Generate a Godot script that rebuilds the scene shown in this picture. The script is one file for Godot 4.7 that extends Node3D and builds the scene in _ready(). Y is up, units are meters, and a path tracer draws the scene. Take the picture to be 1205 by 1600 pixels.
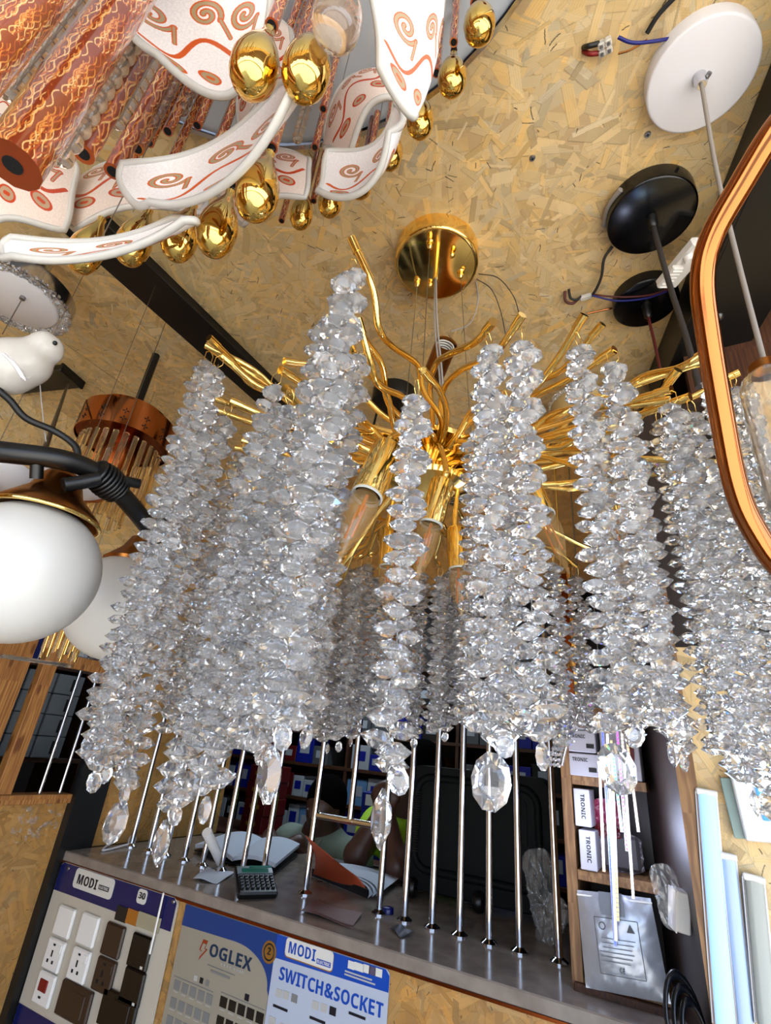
extends Node3D
# A lighting shop seen from inside: crystal branch chandelier under a strand-board ceiling, other lamps round it, and a barred counter window behind.

var used := {}
var M := {}
var rng := RandomNumberGenerator.new()

func _ready():
	rng.seed = 20240611
	make_camera_and_light()
	make_materials()
	build_shell()
	build_window_wall()
	build_left_wall()
	build_right_side()
	build_inner_room()
	build_crystal_chandelier()
	build_petal_chandelier()
	build_ceiling_pendants()
	build_branch_lamp()
	build_left_lamps()
	build_back_lamps()
	build_counter_things()
	build_posters()
	build_shelf_goods()
	build_people()

func make_camera_and_light():
	var cam := Camera3D.new()
	cam.name = "camera"
	cam.fov = 2.0 * rad_to_deg(atan(800.0 / 780.0))
	cam.near = 0.02
	cam.far = 200.0
	cam.transform = Transform3D(Basis(Vector3(0.87959, 0.08984, -0.46717), Vector3(0.13090, 0.89839, 0.41923), Vector3(0.45737, -0.42991, 0.77846)).orthonormalized(), Vector3(0, 1.5, 0))
	add_child(cam)
	cam.current = true
	var env := Environment.new()
	env.background_mode = Environment.BG_SKY
	var sky := Sky.new()
	var sm := ProceduralSkyMaterial.new()
	sm.sky_top_color = Color(0.70, 0.82, 0.98)
	sm.sky_horizon_color = Color(0.90, 0.95, 1.0)
	sm.ground_horizon_color = Color(0.80, 0.78, 0.74)
	sm.ground_bottom_color = Color(0.62, 0.58, 0.52)
	sm.sky_energy_multiplier = 1.8
	sm.ground_energy_multiplier = 0.9
	sky.sky_material = sm
	env.sky = sky
	env.tonemap_mode = Environment.TONE_MAPPER_LINEAR
	env.tonemap_exposure = 1.25
	env.sdfgi_enabled = true
	env.ssao_enabled = true
	env.ssil_enabled = true
	var we := WorldEnvironment.new()
	we.name = "environment"
	we.environment = env
	add_child(we)
	var sun := DirectionalLight3D.new()
	sun.name = "sun"
	sun.light_energy = 6.0
	sun.light_color = Color(1.0, 0.98, 0.95)
	sun.light_angular_distance = 0.6
	sun.shadow_enabled = true
	sun.rotation_degrees = Vector3(-58, 140, 0)
	add_child(sun)

# ---------------------------------------------------------------- naming
func numbered(n: String) -> String:
	if not used.has(n):
		used[n] = 0
		return n
	used[n] += 1
	return "%s_%03d" % [n, used[n]]

func tag(o, label: String, category: String, group := ""):
	o.set_meta("label", label)
	o.set_meta("category", category)
	if group != "":
		o.set_meta("group", group)

func thing(nm: String, label: String, category: String, at := Vector3.ZERO, group := "") -> Node3D:
	var o := Node3D.new()
	o.name = numbered(nm)
	add_child(o)
	o.position = at
	tag(o, label, category, group)
	return o

func part(parent: Node, nm: String, m: Mesh, mt: Material, xf := Transform3D.IDENTITY) -> MeshInstance3D:
	var o := MeshInstance3D.new()
	o.name = nm
	o.mesh = m
	o.material_override = mt
	o.transform = xf
	parent.add_child(o, true)
	return o

func solo(nm: String, m: Mesh, mt: Material, label: String, category: String, xf := Transform3D.IDENTITY, group := "") -> MeshInstance3D:
	var o := MeshInstance3D.new()
	o.name = numbered(nm)
	o.mesh = m
	o.material_override = mt
	o.transform = xf
	add_child(o)
	tag(o, label, category, group)
	return o

func struct(nm: String, m: Mesh, mt: Material, xf := Transform3D.IDENTITY) -> MeshInstance3D:
	var o := MeshInstance3D.new()
	o.name = numbered(nm)
	o.mesh = m
	o.material_override = mt
	o.transform = xf
	o.set_meta("kind", "structure")
	add_child(o)
	return o

func struct_root(nm: String) -> Node3D:
	var o := Node3D.new()
	o.name = numbered(nm)
	o.set_meta("kind", "structure")
	add_child(o)
	return o

func at(p: Vector3, deg := Vector3.ZERO) -> Transform3D:
	return Transform3D(Basis.from_euler(deg * PI / 180.0), p)

func along(dir: Vector3, p: Vector3) -> Transform3D:
	var d := dir.normalized()
	if d.y < -0.9999:
		return Transform3D(Basis(Vector3(1, 0, 0), Vector3(0, -1, 0), Vector3(0, 0, -1)), p)
	return Transform3D(Basis(Quaternion(Vector3.UP, d)), p)

# ---------------------------------------------------------------- mesh helpers
func commit(v: PackedVector3Array, n: PackedVector3Array, uv: PackedVector2Array, ix: PackedInt32Array) -> ArrayMesh:
	var a := []
	a.resize(Mesh.ARRAY_MAX)
	a[Mesh.ARRAY_VERTEX] = v
	a[Mesh.ARRAY_NORMAL] = n
	if uv.size() == v.size():
		a[Mesh.ARRAY_TEX_UV] = uv
	a[Mesh.ARRAY_INDEX] = ix
	var m := ArrayMesh.new()
	m.add_surface_from_arrays(Mesh.PRIMITIVE_TRIANGLES, a)
	return m

# flat-shaded triangles, turned outwards from c
func flat(tris: Array, c := Vector3.ZERO) -> ArrayMesh:
	var v := PackedVector3Array()
	var n := PackedVector3Array()
	var ix := PackedInt32Array()
	for t in tris:
		var a: Vector3 = t[0]
		var b: Vector3 = t[1]
		var d: Vector3 = t[2]
		var nn: Vector3 = (b - a).cross(d - a).normalized()
		if nn.length() < 0.5:
			continue
		if nn.dot((a + b + d) / 3.0 - c) > 0:   # counter-clockwise seen from outside: swap
			var s := b
			b = d
			d = s
		else:
			nn = -nn
		var k := v.size()
		v.append_array([a, b, d])
		n.append_array([nn, nn, nn])
		ix.append_array([k, k + 1, k + 2])
	return commit(v, n, PackedVector2Array(), ix)

func box(s: Vector3, b := 0.0) -> Mesh:
	if b <= 0.0:
		var bm := BoxMesh.new()
		bm.size = s
		return bm
	var h := s / 2.0
	b = minf(b, minf(h.x, minf(h.y, h.z)) * 0.9)
	var t := []
	for ax in 3:
		var u := (ax + 1) % 3
		var w := (ax + 2) % 3
		for sg in [-1.0, 1.0]:
			var q := []
			for c in [[-1, -1], [1, -1], [1, 1], [-1, 1]]:
				var p := Vector3.ZERO
				p[ax] = h[ax] * sg
				p[u] = (h[u] - b) * c[0]
				p[w] = (h[w] - b) * c[1]
				q.append(p)
			t.append([q[0], q[1], q[2]])
			t.append([q[0], q[2], q[3]])
		for s1 in [-1.0, 1.0]:
			for s2 in [-1.0, 1.0]:
				var e := []
				for c in [-1.0, 1.0]:
					var p1 := Vector3.ZERO
					p1[ax] = (h[ax] - b) * c
					p1[u] = h[u] * s1
					p1[w] = (h[w] - b) * s2
					var p2 := Vector3.ZERO
					p2[ax] = (h[ax] - b) * c
					p2[u] = (h[u] - b) * s1
					p2[w] = h[w] * s2
					e.append(p1)
					e.append(p2)
				t.append([e[0], e[1], e[3]])
				t.append([e[0], e[3], e[2]])
	for sx in [-1.0, 1.0]:
		for sy in [-1.0, 1.0]:
			for sz in [-1.0, 1.0]:
				t.append([Vector3(h.x * sx, (h.y - b) * sy, (h.z - b) * sz), Vector3((h.x - b) * sx, h.y * sy, (h.z - b) * sz), Vector3((h.x - b) * sx, (h.y - b) * sy, h.z * sz)])
	return flat(t)

func curve(pts: Array, n := 6, closed := false) -> Array:
	var out := []
	var c := pts.size()
	var last := c if closed else c - 1
	for i in last:
		var p0: Vector3 = pts[(i - 1 + c) % c] if closed or i > 0 else pts[0] * 2.0 - pts[1]
		var p1: Vector3 = pts[i]
		var p2: Vector3 = pts[(i + 1) % c]
		var p3: Vector3 = pts[(i + 2) % c] if closed or i + 2 < c else p2 * 2.0 - p1
		for k in n:
			out.append(p1.cubic_interpolate(p2, p0, p3, float(k) / n))
	if not closed:
		out.append(pts[c - 1])
	return out

func tube(pts: Array, r: float, seg := 8, closed := false, r_end := -1.0) -> ArrayMesh:
	var v := PackedVector3Array()
	var n := PackedVector3Array()
	var uv := PackedVector2Array()
	var ix := PackedInt32Array()
	var c := pts.size()
	var dirs := []
	for i in c:
		var a: Vector3 = pts[(i - 1 + c) % c] if closed or i > 0 else pts[i]
		var b: Vector3 = pts[(i + 1) % c] if closed or i < c - 1 else pts[i]
		dirs.append((b - a).normalized())
	var side: Vector3 = dirs[0].cross(Vector3.UP if absf(dirs[0].y) < 0.9 else Vector3.RIGHT).normalized()
	var rings := c + 1 if closed else c
	var run := 0.0
	for i in rings:
		var d: Vector3 = dirs[i % c]
		side = (side - d * side.dot(d)).normalized()
		var up := d.cross(side)
		if i > 0:
			run += pts[i % c].distance_to(pts[(i - 1) % c])
		var rr := r if r_end < 0.0 else lerpf(r, r_end, float(i) / (rings - 1))
		for k in seg + 1:
			var an := TAU * k / seg
			var o := side * cos(an) + up * sin(an)
			v.append(pts[i % c] + o * rr)
			n.append(o)
			uv.append(Vector2(float(k) / seg, run / maxf(TAU * r, 0.0001)))
	for i in rings - 1:
		for k in seg:
			var a := i * (seg + 1) + k
			var b := a + seg + 1
			ix.append_array([a, b, a + 1, a + 1, b, b + 1])
	if not closed:
		for e in [0, c - 1]:
			var d: Vector3 = dirs[e] * (-1.0 if e == 0 else 1.0)
			var s := v.size()
			v.append(pts[e])
			n.append(d)
			uv.append(Vector2(0.5, 0.5))
			for k in seg + 1:
				v.append(v[e * (seg + 1) + k])
				n.append(d)
				uv.append(Vector2(0.5, 0.5))
			for k in seg:
				if e == 0:
					ix.append_array([s, s + 1 + k, s + 2 + k])
				else:
					ix.append_array([s, s + 2 + k, s + 1 + k])
	return commit(v, n, uv, ix)

# profile: array of Vector2(radius, height) from bottom to top on the outside
func lathe(pr: Array, seg := 32, crease := 0.6) -> ArrayMesh:
	var v := PackedVector3Array()
	var n := PackedVector3Array()
	var uv := PackedVector2Array()
	var ix := PackedInt32Array()
	var sn := []
	for i in pr.size() - 1:
		var d: Vector2 = (pr[i + 1] - pr[i]).normalized()
		sn.append(Vector2(d.y, -d.x))
	for i in pr.size() - 1:
		var n0: Vector2 = sn[i]
		var n1: Vector2 = sn[i]
		if i > 0 and sn[i].dot(sn[i - 1]) > crease:
			n0 = (sn[i] + sn[i - 1]).normalized()
		if i < pr.size() - 2 and sn[i].dot(sn[i + 1]) > crease:
			n1 = (sn[i] + sn[i + 1]).normalized()
		var s := v.size()
		for e in 2:
			var p: Vector2 = pr[i + e]
			var nn := n0 if e == 0 else n1
			for k in seg + 1:
				var an := TAU * k / seg
				v.append(Vector3(p.x * cos(an), p.y, p.x * sin(an)))
				n.append(Vector3(nn.x * cos(an), nn.y, nn.x * sin(an)))
				uv.append(Vector2(float(k) / seg, float(i + e) / (pr.size() - 1)))
		for k in seg:
			var a := s + k
			var b := a + seg + 1
			ix.append_array([a, a + 1, b, a + 1, b + 1, b])
	return commit(v, n, uv, ix)

func ball_profile(r: float, a0 := -90.0, a1 := 90.0, n := 14) -> Array:
	var o := []
	for i in n + 1:
		var a := deg_to_rad(lerpf(a0, a1, float(i) / n))
		o.append(Vector2(maxf(r * cos(a), 0.00001), r * sin(a)))
	return o

# a thick sheet over f(u, v) -> Vector3, with uv on both faces
func sheet(f: Callable, nu: int, nv: int, th: float) -> ArrayMesh:
	var v := PackedVector3Array()
	var n := PackedVector3Array()
	var uv := PackedVector2Array()
	var ix := PackedInt32Array()
	var P := []
	var N := []
	for j in nv + 1:
		for i in nu + 1:
			P.append(f.call(float(i) / nu, float(j) / nv))
	for j in nv + 1:
		for i in nu + 1:
			var du: Vector3 = P[j * (nu + 1) + mini(i + 1, nu)] - P[j * (nu + 1) + maxi(i - 1, 0)]
			var dv: Vector3 = P[mini(j + 1, nv) * (nu + 1) + i] - P[maxi(j - 1, 0) * (nu + 1) + i]
			N.append(du.cross(dv).normalized())
	for s in [1.0, -1.0]:
		var base := v.size()
		for k in P.size():
			v.append(P[k] + N[k] * th * 0.5 * s)
			n.append(N[k] * s)
			uv.append(Vector2(float(k % (nu + 1)) / nu, float(k / (nu + 1)) / nv))
		for j in nv:
			for i in nu:
				var a := base + j * (nu + 1) + i
				var b := a + 1
				var c := a + nu + 1
				var d := c + 1
				if s > 0:
					ix.append_array([a, c, b, b, c, d])
				else:
					ix.append_array([a, b, c, b, d, c])
	var rim := []
	for i in nu:
		rim.append(i)
	for j in nv:
		rim.append(j * (nu + 1) + nu)
	for i in nu:
		rim.append(nv * (nu + 1) + nu - i)
	for j in nv:
		rim.append((nv - j) * (nu + 1))
	for q in rim.size():
		var a: int = rim[q]
		var b: int = rim[(q + 1) % rim.size()]
		var k := v.size()
		var e: Vector3 = (P[b] - P[a])
		var out: Vector3 = e.cross(N[a]).normalized()
		v.append_array([P[a] + N[a] * th * 0.5, P[b] + N[b] * th * 0.5, P[b] - N[b] * th * 0.5, P[a] - N[a] * th * 0.5])
		n.append_array([out, out, out, out])
		for z in 4:
			uv.append(Vector2(0.002, 0.002))
		ix.append_array([k, k + 1, k + 2, k, k + 2, k + 3])
	return commit(v, n, uv, ix)

# outline in x, y; thickness in z, centred; the outline runs counter-clockwise
func slab(poly: PackedVector2Array, th: float, uvbox := Rect2(0, 0, 1, 1)) -> ArrayMesh:
	if Geometry2D.is_polygon_clockwise(poly):
		poly.reverse()
	var v := PackedVector3Array()
	var n := PackedVector3Array()
	var uv := PackedVector2Array()
	var ix := PackedInt32Array()
	var tri := Geometry2D.triangulate_polygon(poly)
	for s in [1.0, -1.0]:
		var b := v.size()
		for p in poly:
			v.append(Vector3(p.x, p.y, th * 0.5 * s))
			n.append(Vector3(0, 0, s))
			uv.append(Vector2((p.x - uvbox.position.x) / uvbox.size.x, 1.0 - (p.y - uvbox.position.y) / uvbox.size.y))
		for k in range(0, tri.size(), 3):
			var a := tri[k]
			var c := tri[k + 1]
			var d := tri[k + 2]
			var ccw: bool = (poly[c] - poly[a]).cross(poly[d] - poly[a]) > 0
			if ccw == (s > 0):
				ix.append_array([b + a, b + d, b + c])
			else:
				ix.append_array([b + a, b + c, b + d])
	for i in poly.size():
		var p := poly[i]
		var q := poly[(i + 1) % poly.size()]
		var e := (q - p).normalized()
		var o := Vector3(e.y, -e.x, 0)
		var k := v.size()
		v.append_array([Vector3(p.x, p.y, th / 2), Vector3(q.x, q.y, th / 2), Vector3(q.x, q.y, -th / 2), Vector3(p.x, p.y, -th / 2)])
		n.append_array([o, o, o, o])
		for z in 4:
			uv.append(Vector2(0.01, 0.01))
		ix.append_array([k, k + 1, k + 2, k, k + 2, k + 3])
	return commit(v, n, uv, ix)

func round_rect(w: float, h: float, r: float, n := 5) -> PackedVector2Array:
	var o := PackedVector2Array()
	for c in [[1, 1, 0], [-1, 1, 90], [-1, -1, 180], [1, -1, 270]]:
		for k in n + 1:
			var a := deg_to_rad(c[2] + 90.0 * k / n)
			o.append(Vector2((w / 2 - r) * c[0] + r * cos(a), (h / 2 - r) * c[1] + r * sin(a)))
	return o

func text(s: String, h: float, depth := 0.0012, bold := true, serif := false) -> TextMesh:
	var f := SystemFont.new()
	f.font_names = PackedStringArray(["Droid Serif" if serif else "Droid Sans"])
	f.font_weight = 700 if bold else 400
	var t := TextMesh.new()
	t.text = s
	t.font = f
	t.font_size = 48
	t.pixel_size = h / 35.0
	t.depth = depth
	return t

# merges meshes with transforms into one
func merged(list: Array) -> ArrayMesh:
	var st := SurfaceTool.new()
	st.begin(Mesh.PRIMITIVE_TRIANGLES)
	for e in list:
		st.append_from(e[0], 0, e[1])
	return st.commit()

# ---------------------------------------------------------------- surface nets over tapered capsules
func blob(caps: Array, cell: float, k := 0.03) -> ArrayMesh:
	var lo := Vector3(1e9, 1e9, 1e9)
	var hi := -lo
	for c in caps:
		var rmax: float = maxf(c[2], c[3])
		for p in [c[0], c[1]]:
			lo = lo.min(p - Vector3.ONE * (rmax + cell * 2 + k * 0.5))
			hi = hi.max(p + Vector3.ONE * (rmax + cell * 2 + k * 0.5))
	var nx := int((hi.x - lo.x) / cell) + 2
	var ny := int((hi.y - lo.y) / cell) + 2
	var nz := int((hi.z - lo.z) / cell) + 2
	var fld := PackedFloat32Array()
	fld.resize(nx * ny * nz)
	fld.fill(1.0)
	for c in caps:
		var a: Vector3 = c[0]
		var b: Vector3 = c[1]
		var ra: float = c[2]
		var rb: float = c[3]
		var rmx := maxf(ra, rb) + cell * 2 + k
		var bl := a.min(b) - Vector3.ONE * rmx
		var bh := a.max(b) + Vector3.ONE * rmx
		var i0 := maxi(0, int((bl.x - lo.x) / cell))
		var i1 := mini(nx - 1, int((bh.x - lo.x) / cell) + 1)
		var j0 := maxi(0, int((bl.y - lo.y) / cell))
		var j1 := mini(ny - 1, int((bh.y - lo.y) / cell) + 1)
		var k0 := maxi(0, int((bl.z - lo.z) / cell))
		var k1 := mini(nz - 1, int((bh.z - lo.z) / cell) + 1)
		var ab := b - a
		var L := maxf(ab.length_squared(), 1e-9)
		for kz in range(k0, k1 + 1):
			for jy in range(j0, j1 + 1):
				for ixx in range(i0, i1 + 1):
					var p := lo + Vector3(ixx, jy, kz) * cell
					var t := clampf((p - a).dot(ab) / L, 0.0, 1.0)
					var d := p.distance_to(a + ab * t) - lerpf(ra, rb, t)
					var id := ixx + nx * (jy + ny * kz)
					var e := fld[id]
					var hh := maxf(k - absf(d - e), 0.0) / k
					fld[id] = minf(d, e) - hh * hh * k * 0.25
	var v := PackedVector3Array()
	var vid := {}
	var ix := PackedInt32Array()
	for kz in nz - 1:
		for jy in ny - 1:
			for ixx in nx - 1:
				var id := ixx + nx * (jy + ny * kz)
				var g := []
				var neg := 0
				for q in 8:
					var w := fld[id + (q & 1) + nx * (((q >> 1) & 1) + ny * (q >> 2))]
					g.append(w)
					if w < 0:
						neg += 1
				if neg == 0 or neg == 8:
					continue
				var s := Vector3.ZERO
				var cnt := 0
				for q in 8:
					for bit in [1, 2, 4]:
						if q & bit == 0 and (g[q] < 0) != (g[q | bit] < 0):
							var t: float = g[q] / (g[q] - g[q | bit])
							var pa := Vector3(q & 1, (q >> 1) & 1, q >> 2)
							var qb: int = q | bit
							s += pa.lerp(Vector3(qb & 1, (qb >> 1) & 1, qb >> 2), t)
							cnt += 1
				vid[id] = v.size()
				v.append(lo + (Vector3(ixx, jy, kz) + s / cnt) * cell)
	var st := [1, nx, nx * ny]
	for id in vid:
		var f0: float = fld[id]
		for ax in 3:
			var f1: float = fld[id + st[ax]]
			if (f0 < 0) == (f1 < 0):
				continue
			var u: int = st[(ax + 1) % 3]
			var w: int = st[(ax + 2) % 3]
			if not (vid.has(id - u) and vid.has(id - w) and vid.has(id - u - w)):
				continue
			var q := [vid[id], vid[id - u], vid[id - u - w], vid[id - w]]
			if f0 < 0:
				ix.append_array([q[0], q[2], q[1], q[0], q[3], q[2]])
			else:
				ix.append_array([q[0], q[1], q[2], q[0], q[2], q[3]])
	var n := PackedVector3Array()
	n.resize(v.size())
	for i in range(0, ix.size(), 3):
		var fn := (v[ix[i + 2]] - v[ix[i]]).cross(v[ix[i + 1]] - v[ix[i]])
		for q in 3:
			n[ix[i + q]] += fn
	for i in n.size():
		n[i] = n[i].normalized()
	return commit(v, n, PackedVector2Array(), ix)

# ---------------------------------------------------------------- materials
func mat(col: Color, rough := 0.6, metal := 0.0) -> StandardMaterial3D:
	var m := StandardMaterial3D.new()
	m.albedo_color = col
	m.roughness = rough
	m.metallic = metal
	return m

func glass(col: Color, ior := 0.05, rough := 0.0) -> StandardMaterial3D:
	var m := mat(col, rough)
	m.refraction_enabled = true
	m.refraction_scale = ior
	m.transparency = BaseMaterial3D.TRANSPARENCY_ALPHA
	return m

func pane(col: Color, rough := 0.05) -> StandardMaterial3D:
	var m := mat(col, rough)
	m.transparency = BaseMaterial3D.TRANSPARENCY_ALPHA
	return m

func glow(col: Color, e := 1.0) -> StandardMaterial3D:
	var m := mat(col, 0.4)
	m.emission_enabled = true
	m.emission = col
	m.emission_energy_multiplier = e
	return m

# pressed wood strands lying at all angles: colour and relief
func strand_board():
	var S := 1024
	var colr := PackedByteArray()
	colr.resize(S * S * 3)
	var hgt := PackedByteArray()
	hgt.resize(S * S)
	for i in S * S:
		colr[i * 3] = 190
		colr[i * 3 + 1] = 160
		colr[i * 3 + 2] = 115
		hgt[i] = 90
	var r := RandomNumberGenerator.new()
	r.seed = 77
	for f in 3200:
		var cx := r.randf() * S
		var cy := r.randf() * S
		var L := r.randf_range(16, 58)
		var w := r.randf_range(3.5, 13)
		if f > 2200:
			L *= 0.55
			w *= 0.5
		var an := r.randf() * PI
		var ca := cos(an)
		var sa := sin(an)
		var tone := clampf(r.randfn(1.0, 0.045), 0.84, 1.12)
		if r.randf() < 0.07:
			tone *= 0.85
		var warm := r.randfn(0.0, 0.025)
		var sk := r.randf_range(-0.5, 0.5)
		var br := 212.0 * tone * (1.0 + warm)
		var bg := 183.0 * tone
		var bb := 130.0 * tone * (1.0 - warm * 2.5)
		var hv := int(r.randf_range(60, 200))
		var mixed := r.randf_range(0.55, 0.9)
		var gk := r.randf_range(0.6, 1.5)
		var gp := r.randf() * 9.0
		var dark_edge := r.randf() < 0.5
		var ext := int(maxf(absf(ca) * L + absf(sa) * w, absf(sa) * L + absf(ca) * w)) + 2
		for yy in range(-ext, ext):
			for xx in range(-ext, ext):
				var u := xx * ca + yy * sa
				var q := -xx * sa + yy * ca
				var uu := u + q * sk
				if absf(uu) > L or absf(q) > w:
					continue
				var g := 1.0 + 0.035 * sin(q * gk * 2.2 + gp + sin(u * 0.07 + gp)) + 0.02 * sin(q * 4.1 + gp * 3.0)
				if dark_edge and q > w - 1.4:
					g *= 0.84
				elif L - absf(uu) < 1.2:
					g *= 0.9
				var id := (int(cx + xx + S) % S) + S * (int(cy + yy + S) % S)
				g *= 1.0 + 0.03 * sin(u * 1.9 + gp * 5.0) * sin(q * 2.7 + gp)
				colr[id * 3] = clampi(int(lerpf(colr[id * 3], br * g, mixed)), 0, 255)
				colr[id * 3 + 1] = clampi(int(lerpf(colr[id * 3 + 1], bg * g, mixed)), 0, 255)
				colr[id * 3 + 2] = clampi(int(lerpf(colr[id * 3 + 2], bb * g, mixed)), 0, 255)
				hgt[id] = hv
	for f in 300:   # dark slits where strands have torn out
		var cx := r.randf() * S
		var cy := r.randf() * S
		var an := r.randf() * PI
		var L := r.randf_range(3, 22)
		var bend := r.randf_range(-0.02, 0.02)
		var k := r.randf_range(0.35, 0.7)
		for s in int(L * 2):
			var t := s * 0.5
			var aa := an + bend * t
			var id := (int(cx + cos(aa) * t + S) % S) + S * (int(cy + sin(aa) * t + S) % S)
			for c in 3:
				colr[id * 3 + c] = int(colr[id * 3 + c] * k)
			hgt[id] = 10
	var im := Image.create_from_data(S, S, false, Image.FORMAT_RGB8, colr)
	var hm := Image.create_from_data(S, S, false, Image.FORMAT_L8, hgt)
	return [ImageTexture.create_from_image(im), ImageTexture.create_from_image(hm)]

func wood_grain(base: Color, dark: Color, seed_: int, knots := 3) -> ImageTexture:
	var S := 256
	var im := Image.create(S, S, false, Image.FORMAT_RGB8)
	var nz := FastNoiseLite.new()
	nz.seed = seed_
	nz.frequency = 0.01
	var r := RandomNumberGenerator.new()
	r.seed = seed_
	var kn := []
	for k in knots:
		kn.append([r.randf() * S, r.randf() * S, r.randf_range(5, 12)])
	for y in S:
		for x in S:
			var w := nz.get_noise_2d(x * 1.0, y * 0.12) * 14.0
			var g := 0.5 + 0.5 * sin((x + w * 3.0) * 0.32 + w)
			g = g * 0.5 + 0.5 * (0.5 + nz.get_noise_2d(x * 9.0, y * 0.5))
			for k in kn:
				var d: float = Vector2((x - k[0]), (y - k[1]) * 0.6).length()
				if d < k[2] * 1.6:
					g = lerpf(g, 1.35 if d < k[2] else 0.9, clampf(1.6 - d / k[2], 0.0, 1.0))
			im.set_pixel(x, y, base.lerp(dark, clampf(g, 0.0, 1.3)))
	return ImageTexture.create_from_image(im)

func stroke(im: Image, pts: Array, w: float, col: Color):
	for i in pts.size() - 1:
		var a: Vector2 = pts[i]
		var b: Vector2 = pts[i + 1]
		var n := int(a.distance_to(b) / maxf(w * 0.3, 0.7)) + 1
		for k in n + 1:
			var p := a.lerp(b, float(k) / n)
			for yy in range(int(p.y - w), int(p.y + w) + 1):
				for xx in range(int(p.x - w), int(p.x + w) + 1):
					if Vector2(xx, yy).distance_to(p) <= w and xx >= 0 and yy >= 0 and xx < im.get_width() and yy < im.get_height():
						im.set_pixel(xx, yy, col)

func swirl(c: Vector2, r0: float, turns: float, a0: float, flip := 1.0) -> Array:
	var o := []
	var n := int(turns * 22)
	for i in n + 1:
		var t := float(i) / n
		var a := a0 + flip * t * turns * TAU
		o.append(c + Vector2(cos(a), sin(a)) * r0 * (1.0 - 0.85 * t))
	return o

# printed glass of the petals: milky ground, rust and gold scrolls
func petal_print(ground: Color, line: Color, gold: Color) -> ImageTexture:
	var S := 384
	var im := Image.create(S, S, false, Image.FORMAT_RGB8)
	var nz := FastNoiseLite.new()
	nz.seed = 5
	nz.frequency = 0.12
	for y in S:
		for x in S:
			var k := 1.0 + 0.07 * nz.get_noise_2d(x, y)
			im.set_pixel(x, y, Color(ground.r * k, ground.g * k, ground.b * k))
	var arc := []
	for i in 30:
		var t := i / 29.0
		arc.append(Vector2(20 + 345 * t, 215 + 46 * sin(t * TAU * 1.5)))
	stroke(im, arc, 7, line)
	for c in [[Vector2(95, 110), 46.0, 1.0], [Vector2(215, 95), 38.0, -1.0], [Vector2(310, 125), 40.0, 1.0]]:
		var sp := swirl(c[0], c[1], 1.5, 0.6, c[2])
		stroke(im, sp, 8, line)
		stroke(im, sp, 4.5, gold)
		stroke(im, [sp[0], sp[0] + Vector2(-18 * c[2], 60)], 6, line)
		stroke(im, [sp[0], sp[0] + Vector2(-18 * c[2], 60)], 3, gold)
	for c in [Vector2(70, 300), Vector2(180, 310), Vector2(300, 305)]:
		var lf := []
		for i in 25:
			var a := i / 24.0 * TAU
			lf.append(c + Vector2(cos(a) * 34, sin(a) * 24 + cos(a) * 14))
		for s in [22.0, 16.0, 10.0]:
			var l2 := []
			for p in lf:
				l2.append(c + (p - c) * s / 24.0)
			stroke(im, l2, 5, gold if s < 20.0 else line)
		stroke(im, [c + Vector2(-8, -4), c + Vector2(8, 4)], 6, line)
	return ImageTexture.create_from_image(im)

func rod_print() -> ImageTexture:
	var S := 128
	var im := Image.create(S, S, false, Image.FORMAT_RGB8)
	im.fill(Color(0.50, 0.20, 0.10))
	var r := RandomNumberGenerator.new()
	r.seed = 9
	for k in 60:
		var c := Vector2(r.randf() * S, r.randf() * S)
		var p := []
		var am := r.randf_range(3, 7)
		for i in 20:
			p.append(c + Vector2(am * sin(i * 0.5), (i - 10) * 3.0))
		stroke(im, p, 1.4, [Color(0.80, 0.50, 0.22), Color(0.86, 0.68, 0.42), Color(0.66, 0.30, 0.14)][k % 3])
	return ImageTexture.create_from_image(im)

func noise_tex(a: Color, b: Color, freq: float, seed_: int) -> ImageTexture:
	var S := 256
	var nz := FastNoiseLite.new()
	nz.seed = seed_
	nz.frequency = freq
	nz.fractal_octaves = 4
	var im := nz.get_seamless_image(S, S)
	var o := Image.create(S, S, false, Image.FORMAT_RGB8)
	for y in S:
		for x in S:
			o.set_pixel(x, y, a.lerp(b, im.get_pixel(x, y).r))
	return ImageTexture.create_from_image(o)

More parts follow.
